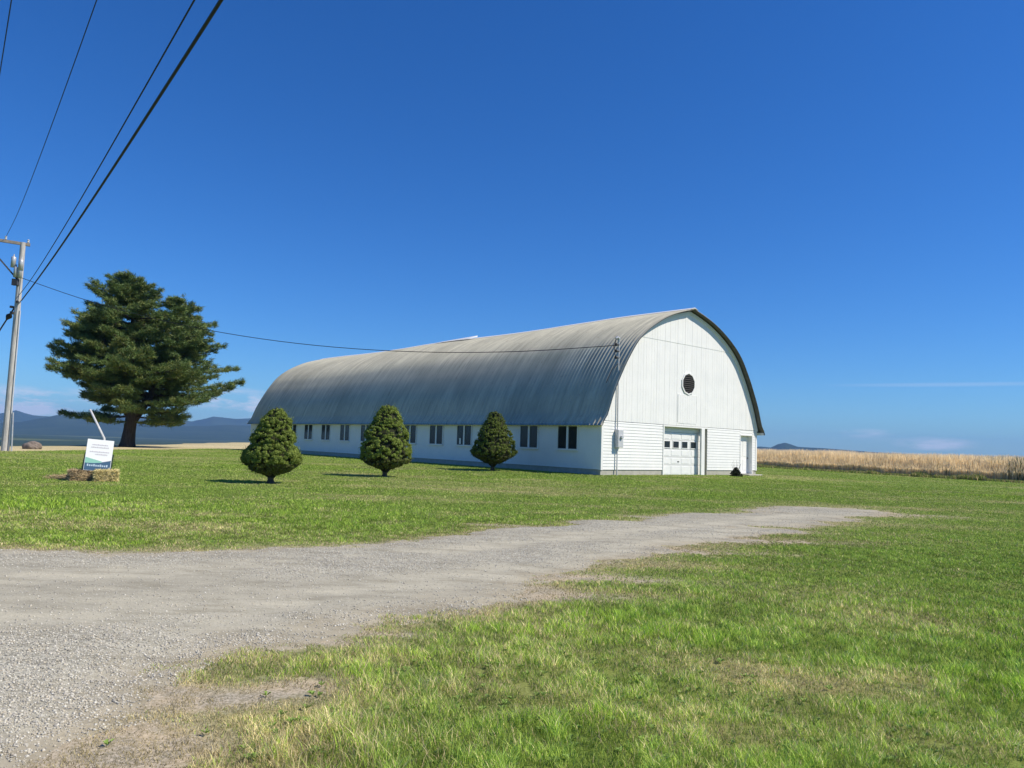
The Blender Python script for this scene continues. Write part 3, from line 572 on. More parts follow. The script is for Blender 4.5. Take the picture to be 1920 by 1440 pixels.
# overhead garage door
gd = MB(); X0, X1 = GD[0] + .01, 9.12
secs = [.10, .70, 1.16, 1.62, 2.14, 2.60, 2.92]
for k in range(6):
    z0, z1 = secs[k] + .008, secs[k + 1] - .008; gd.box(X0, X1, .285, .325, z0, z1)
    if k < 3 or k == 4:
        for q in range(4):
            pw = (X1 - X0) / 4; gd.box(X0 + q * pw + .10, X0 + (q + 1) * pw - .10, .272, .285, z0 + .07, z1 - .07)
gdo = gd.build('garage_door', M['doorp'], barn, bevel=.004)
for uc in (5.90, 6.74, 7.58, 8.44):
    wfr = MB(); a, b, z0, z1 = uc - .27, uc + .27, 1.70, 2.07; f_ = .035
    wfr.box(a - f_, b + f_, .262, .284, z1, z1 + f_); wfr.box(a - f_, b + f_, .262, .284, z0 - f_, z0); wfr.box(a - f_, a, .262, .284, z0, z1); wfr.box(b, b + f_, .262, .284, z0, z1)
    wfr.build('door_window', M['doorp'], gdo); MB().box(a, b, .276, .2845, z0, z1).build('pane', M['glass'], gdo)
MB().box(6.9, 7.05, .255, .272, .86, .92).build('handle', M['darkmetal'], gdo)
# entrance door
md = MB(); md.box(MD[0], MD[1], .24, .285, .20, 2.62)
for q in range(2):
    for z0, z1 in ((.42, 1.1), (1.3, 2.3)): md.box(MD[0] + .14 + q * .53, MD[0] + .55 + q * .53, .228, .24, z0, z1)
mdo = md.build('entrance_door', M['white'], barn, bevel=.004); MB().tube([(MD[1] - .12, .24, 1.2), (MD[1] - .12, .18, 1.2)], [.03, .035], 8).build('handle', M['darkmetal'], mdo)
dfm = MB(); dfm.box(MD[0] - .06, MD[0], -.045, .29, .17, 2.63); dfm.box(MD[1], MD[1] + .06, -.045, .29, .17, 2.63); dfm.box(MD[0] - .06, MD[1] + .06, -.047, .29, 2.63, 2.70); dfm.build('door_frame', M['white'], barn)
MB().box(MD[0] - .15, MD[1] + .1, -.75, .23, -.2, .19).build('door_step', M['concrete'], barn, bevel=.015)
# hay door outline and round louvre
hd = MB(); y0, y1 = -.052, -.03
for a, b, c_, d_ in ((6.40, 6.46, 3.20, 4.80), (8.24, 8.30, 3.20, 4.80)): hd.box(a + .02, b - .02, y0, y1, c_, d_)
hd.box(6.42, 8.28, y0, y1, 4.80, 4.83)
u = 6.47
while u < 8.2: hd.box(u, u + .215, -.05, -.03, 3.14, 4.795); u += .222
hd.build('hay_door', M['white'], barn)
def ring(r0, r1, ya, yb, n=32, cx=7.42, cz=5.50):
    mb = MB(); P = []
    for k in range(n):
        a = 2 * math.pi * (k + .5) / n; c_, s_ = math.cos(a), math.sin(a); P += [(cx + c_ * r0, ya, cz + s_ * r0), (cx + c_ * r1, ya, cz + s_ * r1), (cx + c_ * r1, yb, cz + s_ * r1), (cx + c_ * r0, yb, cz + s_ * r0)]
    f_ = []
    for k in range(n):
        a = k * 4; b = ((k + 1) % n) * 4
        for q in range(4): f_.append((a + q, b + q, b + (q + 1) % 4, a + (q + 1) % 4))
    return mb.poly(P, f_)
rw = ring(.59, .67, -.09, -.03, 10).build('round_vent', M['white'], barn)
lv = MB(); n = 10; lv.poly([(7.42 + .61 * math.cos(2 * math.pi * (k + .5) / n), -.05, 5.5 + .61 * math.sin(2 * math.pi * (k + .5) / n)) for k in range(n)], [tuple(range(n))])
for k in range(9):
    z = 5.5 - .48 + k * .12; hw = math.sqrt(max(.57 ** 2 - (z - 5.5) ** 2, 0.001)); lv.poly([(7.42 - hw, -.056, z + .045), (7.42 + hw, -.056, z + .045), (7.42 + hw, -.10, z - .03), (7.42 - hw, -.10, z - .03)], [(0, 1, 2, 3)])
lv.build('louvre', M['louver'], rw)
# side windows: pairs of tall narrow sashes
for i, s0 in enumerate((1.70, 4.86, 8.0, 11.08, 14.2, 17.4, 20.5, 23.6, 26.95, 30.25, 33.5, 36.7, 39.9, 43.1)):
    fr = MB(); a, b, z0, z1 = s0, s0 + 1.48, 1.44, 2.68; xo, xi = -.085, .0
    fr.box(xo, xi, a - .05, a, z0 - .05, z1 + .05); fr.box(xo, xi, b, b + .05, z0 - .05, z1 + .05); fr.box(xo, xi, a, b, z1, z1 + .05); fr.box(-.13, xi, a - .07, b + .07, z0 - .09, z0 - .002); m_ = (a + b) / 2
    fr.box(xo - .004, xi, m_ - .07, m_ + .07, z0, z1)
    win = fr.build('window', M['white'], barn)
    for a2, b2 in ((a, m_ - .07), (m_ + .07, b)):
        sh = MB(); e = .035; sh.box(-.062, -.034, a2, a2 + e, z0, z1); sh.box(-.062, -.034, b2 - e, b2, z0, z1); sh.box(-.062, -.034, a2 + e, b2 - e, z1 - e, z1); sh.box(-.062, -.034, a2 + e, b2 - e, z0, z0 + e)
        sh.build('sash', M['frame'], win); pn_ = MB()
        if i == 3: pn_.poly([(-.036, a2 + e, z1 - e), (-.036, b2 - e, z1 - e), (-.055, b2 - e, z0 + e), (-.040, a2 + e, z0 + e)], [(0, 1, 2, 3)])
        else: pn_.box(-.05, -.036, a2 + e, b2 - e, z0 + e, z1 - e)
        pn_.build('pane', M['glass'], win)
    if i == 3: MB().box(-.075, -.062, m_ + .32, m_ + .48, z0 + .05, z0 + .42).build('pale_rag', M['white'], win)
# electricity service on the front corner
sv = empty('electric_service', (0, 0, 0)); sv.parent = barn
bpy.data.objects.remove(sv)
cnd = MB(); cnd.tube([(1.14, -.12, .1), (1.14, -.12, 1.6)], .035, 10); cnd.tube([(1.12, -.12, 2.5), (1.10, -.12, 5.3), (1.08, -.12, 7.35)], .038, 10)
cnd.build('conduit', M['metalbox'], barn)
mbx = MB(); mbx.box(1.0, 1.42, -.30, -.03, 1.60, 2.55); mbo = mbx.build('meter_box', M['metalbox'], barn, bevel=.02)
MB().tube([(1.24, -.30, 2.16), (1.24, -.40, 2.16)], [.10, .085], 16).build('meter', M['galv'], mbo)
wh = MB(); wh.tube([(1.08, -.12, 7.30), (1.08, -.12, 7.42), (.95, -.12, 7.50), (.83, -.12, 7.42)], [.07, .085, .08, .05], 10); who = wh.build('weatherhead', M['galv'], barn)
for z in (7.1, 6.75, 6.4): MB().tube([(1.08, -.12, z), (.93, -.12, z), (.91, -.12, z), (.83, -.12, z)], [.05, .05, .085, .085], 8).build('insulator', M['darkmetal'], barn)
dl = MB(); dl.tube([(.86, -.12, 7.42), (.67, -.10, 7.0), (.79, -.12, 6.75)], .016, 6); dl.tube([(.88, -.12, 7.42), (.73, -.12, 6.9), (.83, -.12, 6.4)], .016, 6); dl.tube([(1.08, -.12, 6.1), (.70, -.02, 5.75), (.3, .02, 5.0)], .02, 6); dl.build('drip_loop', M['wire'], barn)

# ------------------------------------------------------------------ little dark bush by the entrance door
def leaf_cloud(P, Nrm, size, c1, c2, tilt=.6, aspect=.5):
    """small leaf faces at P facing roughly Nrm"""
    n = len(P); N = Nrm + tilt * RNG.normal(size=(n, 3)); N /= np.linalg.norm(N, axis=1)[:, None] + 1e-9
    A = np.cross(N, RNG.normal(size=(n, 3))); A /= np.linalg.norm(A, axis=1)[:, None] + 1e-9; B = np.cross(N, A)
    s = size * (.6 + .8 * RNG.random((n, 1))); V = np.stack([P - A * s * .5, P + B * s * aspect, P + A * s * .5, P - B * s * aspect], 1).reshape(-1, 3); i0 = np.arange(n) * 4
    T = np.concatenate([np.stack([i0, i0 + 1, i0 + 2], 1), np.stack([i0, i0 + 2, i0 + 3], 1)]); f_ = RNG.random((n, 1)); c = np.array(c1) * (1 - f_) + np.array(c2) * f_
    return V, T, np.repeat(c, 4, 0)
bp = G(1380, 893, .12); bush = empty('small_bush', (bp[0], bp[1], .08)); tag(bush, 'little dark bush beside the barn entrance door step', 'bush')
P = RNG.normal(size=(1500, 3)); P /= np.linalg.norm(P, axis=1)[:, None]; P[:, 2] = abs(P[:, 2]); hgt = RNG.random((1500, 1)) ** .7; P = P * np.array([.42, .36, .62]) * hgt; P[:, :2] *= np.clip(1.1 - P[:, 2:3] * 1.2, .2, 1)
v_, t_, c_ = leaf_cloud(P, np.abs(P) + .1, .07, (.02, .025, .012), (.045, .055, .025)); tri_mesh('foliage', v_, t_, M['leaf'], bush, col=c_)
st_ = MB()
for k in range(7):
    a = k * .9; st_.tube([(0, 0, 0), (.12 * math.cos(a), .12 * math.sin(a), .35), (.3 * math.cos(a), .3 * math.sin(a), .8 + .1 * (k % 3))], [.014, .01, .004], 5)
st_.build('stem', M['barks'], bush)

# ------------------------------------------------------------------ three clipped cone shrubs
SP = [(0.06, .12), (.12, .30), (.17, .62), (.24, .88), (.31, 1.0), (.40, .95), (.50, .86), (.60, .76), (.70, .65), (.80, .51), (.88, .38), (.94, .26), (.98, .14), (1.0, .03)]
def shrub(base_px, H_, Wd, seed, label, lean, pale):
    rg = np.random.default_rng(seed); g = G(*base_px); zt = float(terrain(np.array([g[0]]), np.array([g[1]]))[0])
    r = empty('cone_shrub', (g[0], g[1], zt)); tag(r, label, 'shrub', 'clipped cone shrubs in front of the barn')
    hz = np.array([a for a, b in SP]) * H_; hr = np.array([b for a, b in SP]) * Wd / 2
    hr = hr * (1 + .05 * rg.normal(size=len(hr)))
    # bulges laid over the cone, with dark slits between some tiers
    nb = 900; bz = H_ * (.12 + .84 * rg.random(nb) ** 1.25); ba = rg.random(nb) * 6.283; br = np.interp(bz, hz, hr); bs = (.06 + .05 * rg.random(nb)) * (.55 + .6 * br / (Wd / 2))
    bc = np.stack([np.cos(ba) * (br - bs * .85), np.sin(ba) * (br - bs * .85), bz], 1)
    n = 95000; k = rg.choice(nb, n, p=bs ** 2 / (bs ** 2).sum()); d = rg.normal(size=(n, 3)); d /= np.linalg.norm(d, axis=1)[:, None]; out = bc[k].copy(); out[:, 2] = 0; out /= np.linalg.norm(out, axis=1)[:, None] + 1e-6
    d = np.where(((d * out).sum(1) < -.1)[:, None], -d, d); sc_ = bs[k][:, None] * np.array([1, 1, .75]) * (.45 + .62 * rg.random((n, 1))); P = bc[k] + d * sc_
    # stray shoots
    m_ = 3000; ss = rg.choice(n, m_); P[ss] += d[ss] * (.05 + .09 * rg.random((m_, 1)))
    an_ = np.arctan2(P[:, 1], P[:, 0]); lump = 1 + .16 * (fbm(an_ * 1.6 + seed, P[:, 2] * 1.3, 1, 3, seed) - .5) * 2 - .13 * np.exp(-((P[:, 2] / H_ - .52 - .03 * np.sin(an_ * 2 + seed)) / .025) ** 2) - .10 * np.exp(-((P[:, 2] / H_ - .74 + .03 * np.sin(an_ * 3)) / .02) ** 2)
    P[:, :2] *= lump[:, None]; P[:, 0] += lean * P[:, 2]
    kill = (P[:, 2] < H_ * .085); P, d = P[~kill], d[~kill]; k = k[~kill]
    tone = (.85 + .3 * rg.random(nb))[k][:, None]
    c1 = np.array([.12, .175, .03]) * pale; c2 = np.array([.25, .31, .055]) * pale
    v_, t_, c_ = leaf_cloud(P, d, .036, c1, c2, .35, .4); c_ = c_ * np.repeat(tone, 4, 0)
    low = (np.repeat(P[:, 2], 4) < H_ * .26)[:, None] & (rg.random((len(c_), 1)) < .5); c_ = np.where(low, np.array([.07, .055, .035]), c_)       # bare brown twigs low down
    tri_mesh('foliage', v_, t_, M['leaf'], r, col=c_)
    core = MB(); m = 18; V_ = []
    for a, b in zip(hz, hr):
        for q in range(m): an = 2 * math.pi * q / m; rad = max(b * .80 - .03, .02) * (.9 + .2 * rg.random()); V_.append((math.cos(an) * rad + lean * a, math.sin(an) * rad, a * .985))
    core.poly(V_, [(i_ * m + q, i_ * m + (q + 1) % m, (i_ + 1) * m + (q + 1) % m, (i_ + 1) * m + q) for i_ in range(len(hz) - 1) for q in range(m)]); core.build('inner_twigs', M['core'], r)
    tk = MB(); tk.tube([(0, 0, -.1), (.0, 0, .12), (.01, 0, H_ * .2)], [.20, .10, .13], 10)
    for q in range(9):
        an = q * .7 + rg.random(); L_ = Wd * (.22 + .16 * rg.random()); tk.tube([(0, 0, .10 + .02 * q), (math.cos(an) * L_ * .4, math.sin(an) * L_ * .4, H_ * .13), (math.cos(an) * L_, math.sin(an) * L_, H_ * .2)], [.04, .028, .012], 6)
    tk.build('trunk', M['barks'], r)
shrub((507, 906), 2.62, 1.95, 3, 'broad round-topped cone shrub, leftmost, before the far end of the barn', .03, 1.0)
shrub((721, 894), 3.20, 2.34, 4, 'pointed cone shrub standing between the other two before the barn wall', .01, 1.12)
shrub((923, 886), 3.34, 2.42, 9, 'darkest narrow cone shrub, nearest the white gable front', .02, .72)

# ------------------------------------------------------------------ the white pine
pg = G(238, 838); PX, PY = float(pg[0]), float(pg[1]); pine = empty('pine_tree', (PX, PY, float(terrain(np.array([PX]), np.array([PY]))[0]))); tag(pine, 'big dark spreading pine tree on the lawn edge left of the barn', 'tree')
SR = np.array([.891, .454])              # towards the right as one looks at the tree from the lawn
LZ = [2.2, 3.2, 4.5, 5.5, 7, 8.5, 9.5, 11, 13.0, 14, 15, 16.2, 17.4]; LL = [5.5, 7.0, 5.2, 6.4, 9.8, 8.4, 7.6, 6.8, 7.2, 5.6, 4.4, 2.8, 1.1]
RL = [6.0, 6.8, 8.9, 9.4, 11.2, 10.8, 8.6, 8.4, 8.6, 5.4, 2.8, 1.9, 1.0]
tw = MB(); tw.tube([(0, 0, -.4), (.05, 0, .5), (.1, .05, 1.6), (.25, 0, 3.0), (.2, .1, 6), (.0, 0, 10), (-.5, 0, 14), (-.8, 0, 17.2)], [.95, .68, .58, .55, .42, .3, .15, .04], 14)
l2 = [(.25, 0, 2.4), (1.3, .6, 4.6), (2.6, 1.2, 7.5), (3.3, 1.6, 11), (3.8, 1.8, 15.0)]; tw.tube(l2, [.45, .38, .28, .18, .04], 10)
l3 = [(.2, 0, 2.8), (-1.0, -.7, 5.0), (-2.0, -1.2, 8.5), (-2.6, -1.4, 12.6)]; tw.tube(l3, [.35, .28, .18, .04], 10)
tpos = []; tdir = []; twt = []
prg = np.random.default_rng(21)
def along(path, z):
    p = np.array(path); return np.array([np.interp(z, p[:, 2], p[:, 0]), np.interp(z, p[:, 2], p[:, 1])])
main = [(0, 0, 0), (.25, 0, 3.0), (.2, .1, 6), (0, 0, 10), (-.5, 0, 14), (-.8, 0, 17.3)]
def branch(o, azv, L_, z):
    dirv = np.array([math.cos(azv), math.sin(azv)]); rise = prg.uniform(-.01, .16) * L_ * (1 if z > 4 else .2) + (.25 * L_ if z > 14 else 0); n = 6; pts = []; bend = prg.normal() * .12
    for i_ in range(n + 1):
        f_ = i_ / n; side = bend * L_ * f_ * f_; pts.append((o[0] + dirv[0] * L_ * f_ - dirv[1] * side, o[1] + dirv[1] * L_ * f_ + dirv[0] * side, z + rise * f_ ** 1.5 - .035 * L_ * math.sin(f_ * 3.1)))
    r0 = .03 + .012 * L_; tw.tube(pts, [r0 * (1 - .88 * i_ / n) for i_ in range(n + 1)], 6)
    pa = np.array(pts); nt_ = int(11 * L_ + 7)
    f_ = .30 + .70 * prg.random(nt_) ** .8; c = np.stack([np.interp(f_, np.linspace(0, 1, n + 1), pa[:, q]) for q in range(3)], 1)
    wid = (.16 * L_ + .35) * np.sin(np.clip((1.06 - f_) * 2.6, 0, 1.57)) ; off_ = prg.uniform(-1, 1, nt_) * wid
    c[:, 0] += -dirv[1] * off_ ; c[:, 1] += dirv[0] * off_; c[:, 2] += .10 + prg.normal(size=nt_) * .13 - .10 * abs(off_)
    tpos.append(c); dd = np.stack([dirv[0] * .7 - dirv[1] * off_ / (wid + .1) * .6, dirv[1] * .7 + dirv[0] * off_ / (wid + .1) * .6, np.full(nt_, .55)], 1); tdir.append(dd)
z = 2.6
while z < 17.2:
    nbr = 7
    a0 = prg.random() * 6.28
    for q in range(nbr):
        azv = a0 + q * 6.283 / nbr + prg.normal() * .25; dirv = np.array([math.cos(azv), math.sin(azv)]); lat = float(dirv @ SR)
        L_ = np.interp(z, LZ, RL) * max(lat, 0) ** 1.5 + np.interp(z, LZ, LL) * max(-lat, 0) ** 1.5 + .8 * .5 * (np.interp(z, LZ, RL) + np.interp(z, LZ, LL)) * (1 - abs(lat) ** 1.5); L_ *= prg.uniform(.64, 1.04)
        if z < 3.4 and (-.45 < lat < .45): continue
        if prg.random() < .20: continue
        branch(along(main, z), azv, L_, z)
    z += .50 + .12 * prg.random()
for path, z0_, z1_, lmax in ((l2, 5, 15.4, 3.7), (l3, 6, 13.4, 4.2), ([(-.3, .3, 9), (-.9, .4, 13), (-1.2, .3, 16.8)], 12, 16.8, 2.0)):
    z = z0_
    while z < z1_:
        o = along(path, z); k_ = min(1, (z1_ + .9 - z) / 4.5)
        for q in range(5): branch(o, prg.random() * 6.28, lmax * k_ * prg.uniform(.7, 1.05) + .3, z)
        z += .62
tw.build('trunk', M['bark'], pine, smooth=True)
TP = np.concatenate(tpos); TD = np.concatenate(tdir); nt_ = len(TP); K = 22
N_ = np.repeat(TP, K, 0); Dn = np.repeat(TD, K, 0) + .75 * prg.normal(size=(nt_ * K, 3)); Dn[:, 2] = Dn[:, 2] * .8 + .12; Dn /= np.linalg.norm(Dn, axis=1)[:, None]; Ln = (.22 + .22 * prg.random((nt_ * K, 1)))
N_ = N_ + prg.normal(size=N_.shape) * np.array([.13, .13, .07]); Wn = np.cross(Dn, prg.normal(size=Dn.shape)); Wn /= np.linalg.norm(Wn, axis=1)[:, None]; Wn *= .022 + .014 * prg.random((nt_ * K, 1))
Vn = np.stack([N_ - Wn, N_ + Wn, N_ + Dn * Ln], 1).reshape(-1, 3); tone = .65 + .7 * prg.random((nt_, 1)); cn = np.array([.115, .175, .05]) * tone; cn = np.where(prg.random((nt_, 1)) < .25, np.array([.19, .22, .06]) * tone, cn)
tri_mesh('crown', Vn, np.arange(len(Vn)).reshape(-1, 3), M['needle'], pine, col=np.repeat(np.repeat(cn, K, 0), 3, 0))

# ------------------------------------------------------------------ utility pole and its lines
PO = np.array([-34.2, 50.9]); up_ = empty('utility_pole', (PO[0], PO[1], 0)); tag(up_, 'weathered grey wooden utility pole with crossarm and transformer gear at left edge', 'utility pole')
WV = np.array([-.603, .798]); WN = np.array([.798, .603])      # along the line (away), across it (to the right)
MB().tube([(0, 0, -.5), (0, 0, 5), (0, 0, 14.38)], [.25, .215, .165], 16).build('post', M['pole'], up_, smooth=False)
arm = MB(); a = WN * .42; b = -WN * 3.0; arm.bar((a[0], a[1], 14.28), (b[0], b[1], 14.28), .16, .2); armo = arm.build('crossarm', M['arm'], up_, bevel=.01)
br_ = MB(); br_.bar((-.1, -.1, 11.75), (-WN[0] * 2.3, -WN[1] * 2.3, 14.2), .09, .09); br_.build('arm_brace', M['darkmetal'], up_)
for off_ in (.30, -1.0, -1.9, -2.8):
    q = WN * off_; MB().tube([(q[0], q[1], 14.38), (q[0], q[1], 14.45), (q[0], q[1], 14.51), (q[0], q[1], 14.61), (q[0], q[1], 14.65)], [.03, .08, .05, .08, .03], 10).build('insulator', M['porcelain'], up_)
for dx, dz, r_ in ((-.32, 12.9, .15), (.22, 12.7, .15), (-.1, 12.2, .13), (.2, 12.15, .12)): MB().tube([(dx, -.34, dz - .35), (dx, -.34, dz + .33), (dx, -.34, dz + .36), (dx, -.34, dz + .40), (dx + .02, -.34, dz + .56)], [r_, r_, r_ * .9, .05, .025], 12).build('transformer_can', M['galv'], up_, smooth=True)
for q_ in ((-.28, .1, -.42, -.16, 11.3, 11.75), (-.3, -.1, -.3, -.15, 9.3, 9.5), (-.38, -.2, -.25, -.05, 9.75, 9.9), (.05, .2, -.3, -.18, 10.1, 10.25)): MB().box(*q_).build('bracket', M['darkmetal'], up_, bevel=.01)
cdt = MB(); cdt.tube([(.32, -.1, 0), (.27, -.08, 3.5), (.24, -.05, 9.6)], .045, 8); cdt.build('riser_pipe', M['metalbox'], up_)
gw_ = MB(); gw_.tube([(.55, -.15, 0), (.40, -.1, 2.6)], .05, 8); gw_.build('cable_guard', M['galv'], up_)
def wire(name, pts, r_, label, sub=8, grp=None):
    P = [Vector(p) for p in pts]; out = []
    for i_ in range(len(P) - 1):
        p0 = P[max(i_ - 1, 0)]; p1 = P[i_]; p2 = P[i_ + 1]; p3 = P[min(i_ + 2, len(P) - 1)]
        for k in range(sub): f_ = k / sub; out.append(.5 * (2 * p1 + (p2 - p0) * f_ + (2 * p0 - 5 * p1 + 4 * p2 - p3) * f_ ** 2 + (3 * p1 - p0 - 3 * p2 + p3) * f_ ** 3))
    out.append(P[-1]); mb = MB().tube(out, r_, 7); o = mb.build(name, M['wire'], None, True); tag(o, label, 'cable', grp); return o
def line_(off_, zs):                     # zs: (distance back along the line, height)
    return [(PO[0] + WN[0] * off_ - WV[0] * d, PO[1] + WN[1] * off_ - WV[1] * d, z) for d, z in zs]
wire('telephone_cable', line_(.2, [(0, 10.35), (12, 10.02), (25, 9.82), (40, 9.80), (52, 9.98), (70, 10.6)]), .037, 'thickest black cable running up from the pole to the top of the frame')
wire('telephone_cable', line_(-.1, [(0, 10.45), (12, 9.98), (26, 9.84), (40, 10.0), (52, 10.3), (70, 11.0)]), .018, 'thinner black cable running just left of the thickest one')
wire('power_line', line_(-1.0, [(0, 14.6), (12, 13.6), (26, 13.15), (40, 13.1), (52, 13.3), (70, 14.0)]), .014, 'faint thin line rising from the crossarm, left of the two dark cables')
wire('power_line', line_(-2.8, [(0, 14.6), (12, 13.9), (26, 13.5), (40, 13.4), (52, 13.5), (70, 14.0)]), .016, 'thin line crossing the top left corner of the frame')
wire('telephone_cable', [(PO[0] - .1, PO[1], 10.0), (PO[0] - 2.2, PO[1] + 2.0, 8.95), (PO[0] - 8, PO[1] + 9, 8.2), (PO[0] - 22, PO[1] + 27, 8.6)], .05, 'black cable leaving the pole downwards to the left edge')
sc_ = MB(); sc_.tube([(PO[0] - .75, PO[1] + .5, 9.45), (PO[0] - 1.0, PO[1] + .7, 9.30), (PO[0] - 1.35, PO[1] + 1.0, 9.12)], [.06, .2, .06], 10); tag(sc_.build('splice_case', M['wire'], None, True), 'black bulging cable splice case hanging beside the pole', 'splice case')
def bw_(u, s, z): return (C0[0] + D2[0] * u + D1[0] * s, C0[1] + D2[1] * u + D1[1] * s, z)
A_ = np.array([PO[0] + .1, PO[1] - .1, 11.9]); B2 = np.array(bw_(.84, -.12, 7.05)); ptsw = []
for k in range(9):
    f_ = k / 8; p = A_ * (1 - f_) + B2 * f_; p[2] -= 4 * 2.1 * f_ * (1 - f_); ptsw.append(tuple(p))
wire('service_drop', ptsw, .020, 'long thin service cable sagging from the pole across to the barn mast', 4)

# ------------------------------------------------------------------ boulder
bg_ = G(60, 842); bm = bmesh.new(); bmesh.ops.create_icosphere(bm, subdivisions=4, radius=1)
for v in bm.verts:
    p = v.co; n_ = float(fbm(np.array([p.x * 1.3 + 5]), np.array([p.y * 1.3 + p.z * 1.1]), 1, 4)[0]) - .5; v.co = p * (1 + .45 * n_); v.co.x *= .68; v.co.y *= .5; v.co.z = v.co.z * .42 + .15
me = bpy.data.meshes.new('boulder'); bm.to_mesh(me); bm.free(); me.materials.append(M['rock']); bo = bpy.data.objects.new('boulder', me); COL.objects.link(bo); bo.location = (bg_[0], bg_[1], 0); tag(bo, 'brown boulder on the lawn edge beside the utility pole', 'boulder')

# ------------------------------------------------------------------ hay bales, sign, leaning stick
def bale(px0, px1, py, label, H_, tint, rot):
    a = G(px0, py); b = G(px1, py); c = (a + b) / 2; L_ = float(np.linalg.norm(b - a)); r = empty('straw_bale', (c[0], c[1], 0), math.atan2(b[1] - a[1], b[0] - a[0]) + rot); tag(r, label, 'straw bale', 'straw bales under the sign')
    bm = bmesh.new(); bmesh.ops.create_cube(bm, size=1); bmesh.ops.subdivide_edges(bm, edges=bm.edges, cuts=10, use_grid_fill=True)
    for v in bm.verts:
        p = v.co.copy(); k = 1 - .13 * ((abs(p.x) * 2) ** 3 + (abs(p.z) * 2) ** 3); n_ = random.random() - .5
        v.co = Vector((p.x * L_ * (k + .05 * n_), p.y * .5 * (k + .08 * n_), (p.z * (k + .1 * n_) + .48) * H_)); 
        for sx in (-.22, .22):
            if abs(p.x - sx) < .06: v.co.y *= .93; v.co.z = .48 * H_ + (v.co.z - .48 * H_) * .93
    me = bpy.data.meshes.new('bale_body'); bm.to_mesh(me); bm.free(); me.materials.append(M['strawcore']); o = bpy.data.objects.new('bale_body', me); COL.objects.link(o); o.parent = r
    n = 6500; P = (RNG.random((n, 3)) - .5); ax = RNG.integers(0, 3, n); sg = np.where(RNG.random(n) < .5, -.5, .5); P[np.arange(n), ax] = sg; P = P * np.array([L_ * .97, .48, H_ * .93]) * (1 + .05 * RNG.normal(size=(n, 1))); P[:, 2] += .48 * H_
    D = RNG.normal(size=(n, 3)) * np.array([1, 1, .5]); D /= np.linalg.norm(D, axis=1)[:, None]; l = .06 + .13 * RNG.random((n, 1)); W_ = np.cross(D, RNG.normal(size=(n, 3))); W_ /= np.linalg.norm(W_, axis=1)[:, None]; W_ *= .006
    V_ = np.stack([P - D * l / 2 - W_, P - D * l / 2 + W_, P + D * l / 2], 1).reshape(-1, 3); c_ = np.array(tint) * (.5 + .9 * RNG.random((n, 1)))
    tri_mesh('loose_straw', V_, np.arange(n * 3).reshape(-1, 3), M['straw'], r, col=np.repeat(c_, 3, 0))
    tn = MB()
    for sx in (-.22, .22): 
        for s1 in (-.235, .235): tn.bar((sx * L_, s1, .02), (sx * L_, s1, H_ * .92), .012, .012)
        tn.bar((sx * L_, -.235, H_ * .93), (sx * L_, .235, H_ * .93), .012, .012)
    tn.build('twine', M['wire'], r)
bale(130, 176, 902, 'brown weathered straw bale, left half of the pair under the sign', .36, (.52, .40, .24), .05)
bale(177, 218, 903, 'yellower straw bale, right half of the pair under the sign', .37, (.74, .64, .32), -.06)
# scattered straw left of the bales
g0 = G(126, 898); n = 1500; P = np.stack([g0[0] + RNG.normal(size=n) * .28, g0[1] + RNG.normal(size=n) * .25, .02 + .10 * RNG.random(n)], 1); D = RNG.normal(size=(n, 3)) * np.array([1, 1, .3]); D /= np.linalg.norm(D, axis=1)[:, None]
W_ = np.cross(D, RNG.normal(size=(n, 3))); W_ /= np.linalg.norm(W_, axis=1)[:, None]; W_ *= .008; l = .14; V_ = np.stack([P - D * l / 2 - W_, P - D * l / 2 + W_, P + D * l / 2], 1).reshape(-1, 3)
tag(tri_mesh('straw_litter', V_, np.arange(n * 3).reshape(-1, 3), M['straw'], col=np.tile(np.array([[.40, .32, .18]]), (n * 3, 1))), 'loose straw fallen on the grass left of the bales', 'straw', kind='stuff')
# sign board standing on the bales, in its own frame: x right, y away, z up
sg = G(168, 904); sgn = empty('sign_board', (sg[0], sg[1] + .34, .33)); sgn.rotation_euler = (math.radians(-9), math.radians(4.5), math.atan2(-sg[0], sg[1]) + math.radians(4)); tag(sgn, 'white sign board with blue and green wave leaning on the straw bales', 'sign')
SW, SH = .37, .98
MB().box(-SW, SW, 0, .03, 0.0, SH).build('panel', M['signwhite'], sgn, bevel=.004)
def wave(f1, f2, yy, m, name, x0=-SW + .012, x1=SW - .012):
    n = 28; V_ = []
    for k in range(n + 1): xx = x0 + (x1 - x0) * k / n; V_ += [(xx, yy, f1(xx)), (xx, yy, f2(xx))]
    mesh_obj(name, V_, [(2 * k, 2 * k + 2, 2 * k + 3, 2 * k + 1) for k in range(n)], m, sgn)
wave(lambda x: .012, lambda x: .25 + .10 * ((x + .1) / .5) ** 2 * (1 if x > -.1 else .2) + .02 * math.sin(x * 6), -.003, M['signblue'], 'blue_wave')
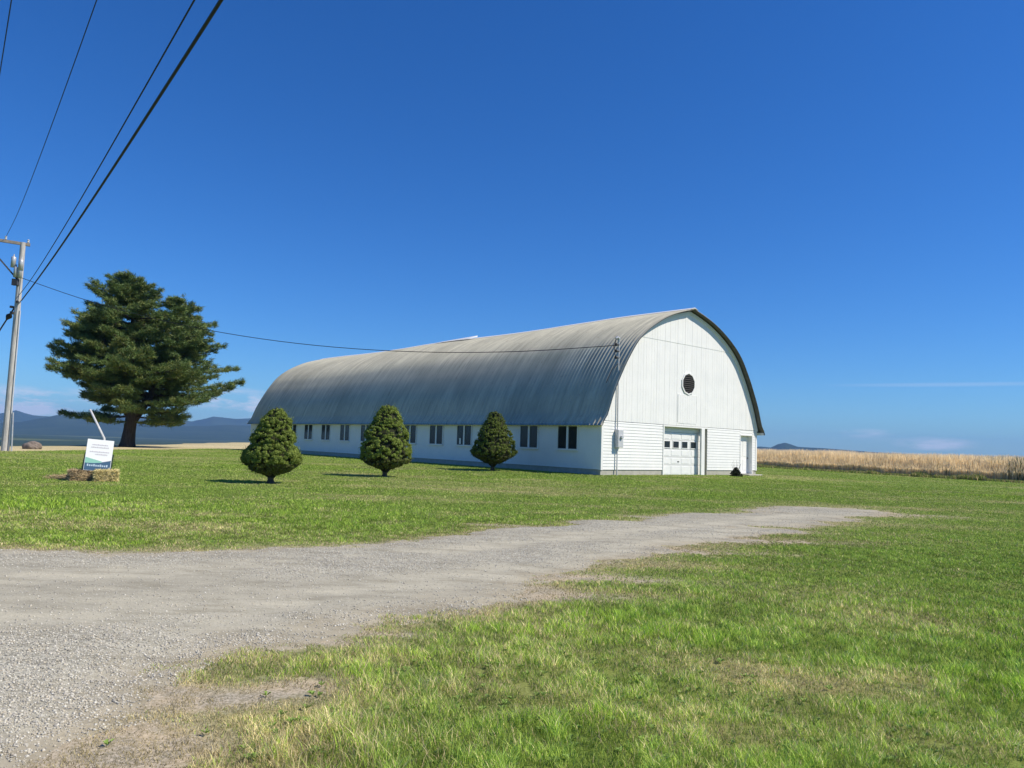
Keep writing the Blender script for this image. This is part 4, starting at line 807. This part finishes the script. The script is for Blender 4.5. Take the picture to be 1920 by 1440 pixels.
wave(lambda x: .25 + .02 * math.sin(x * 6) + .002, lambda x: .30 + .14 * max(0, (.12 - x) / .6) ** 1.0, -.004, M['signteal'], 'green_wave', x1=.10)
tb = MB(); rr = random.Random(2)
for k in range(10):
    xx = -SW + .08 + k * .059; hh = .05 + .02 * (k % 3 == 0); tb.box(xx, xx + .036, -.008, -.005, .135, .135 + hh)
tb.build('lettering', M['signtext'], sgn)
for z0, x0, n_, s_ in ((.80, -.22, 9, .050), (.72, -.24, 10, .05), (.58, -.26, 11, .05), (.50, -.1, 7, .05)):
    t2 = MB()
    for k in range(n_):
        xx = x0 + k * s_; t2.box(xx, xx + s_ * .62, -.008, -.005, z0, z0 + (.034 if k % 2 else .026))
    t2.build('lettering', M['signink'], sgn)
for a_, b_ in (((-SW - .03, .05, -.05), (-SW + .0, .03, .55)), ((SW + .01, .05, -.05), (SW + .03, .03, .55))): MB().bar(a_, b_, .035, .035).build('leg', M['darkgreenpost'], sgn)
# pale stick leaning behind the sign
g1 = G(200, 897); r1 = ray(195, 822); q1 = EYE + r1 * (g1[1] / r1[1]); r2 = ray(169, 768); q2 = EYE + r2 * ((g1[1] + .1) / r2[1])
stk = MB(); stk.tube([(g1[0], g1[1], -.1), tuple(q1), tuple(q2)], [.05, .045, .035], 8); so_ = stk.build('leaning_stick', M['stake'], None, True); tag(so_, 'thin pale stick leaning left behind the sign board', 'stick')

# ------------------------------------------------------------------ the air
m_hz = bpy.data.materials.new('haze'); m_hz.use_nodes = True; ht = m_hz.node_tree; ht.nodes.remove(ht.nodes['Principled BSDF'])
pv = ht.nodes.new('ShaderNodeVolumePrincipled'); pv.inputs['Color'].default_value = (.30, .56, 1.0, 1); pv.inputs['Density'].default_value = HAZE; pv.inputs['Anisotropy'].default_value = 0.0
ht.links.new(pv.outputs[0], ht.nodes['Material Output'].inputs['Volume'])
hb = MB().box(-11600, 11600, -9600, 11600, -90, 320); ho = hb.build('haze', m_hz); tag(ho, kind='stuff'); ho['label'] = 'pale blue haze over the far hills'
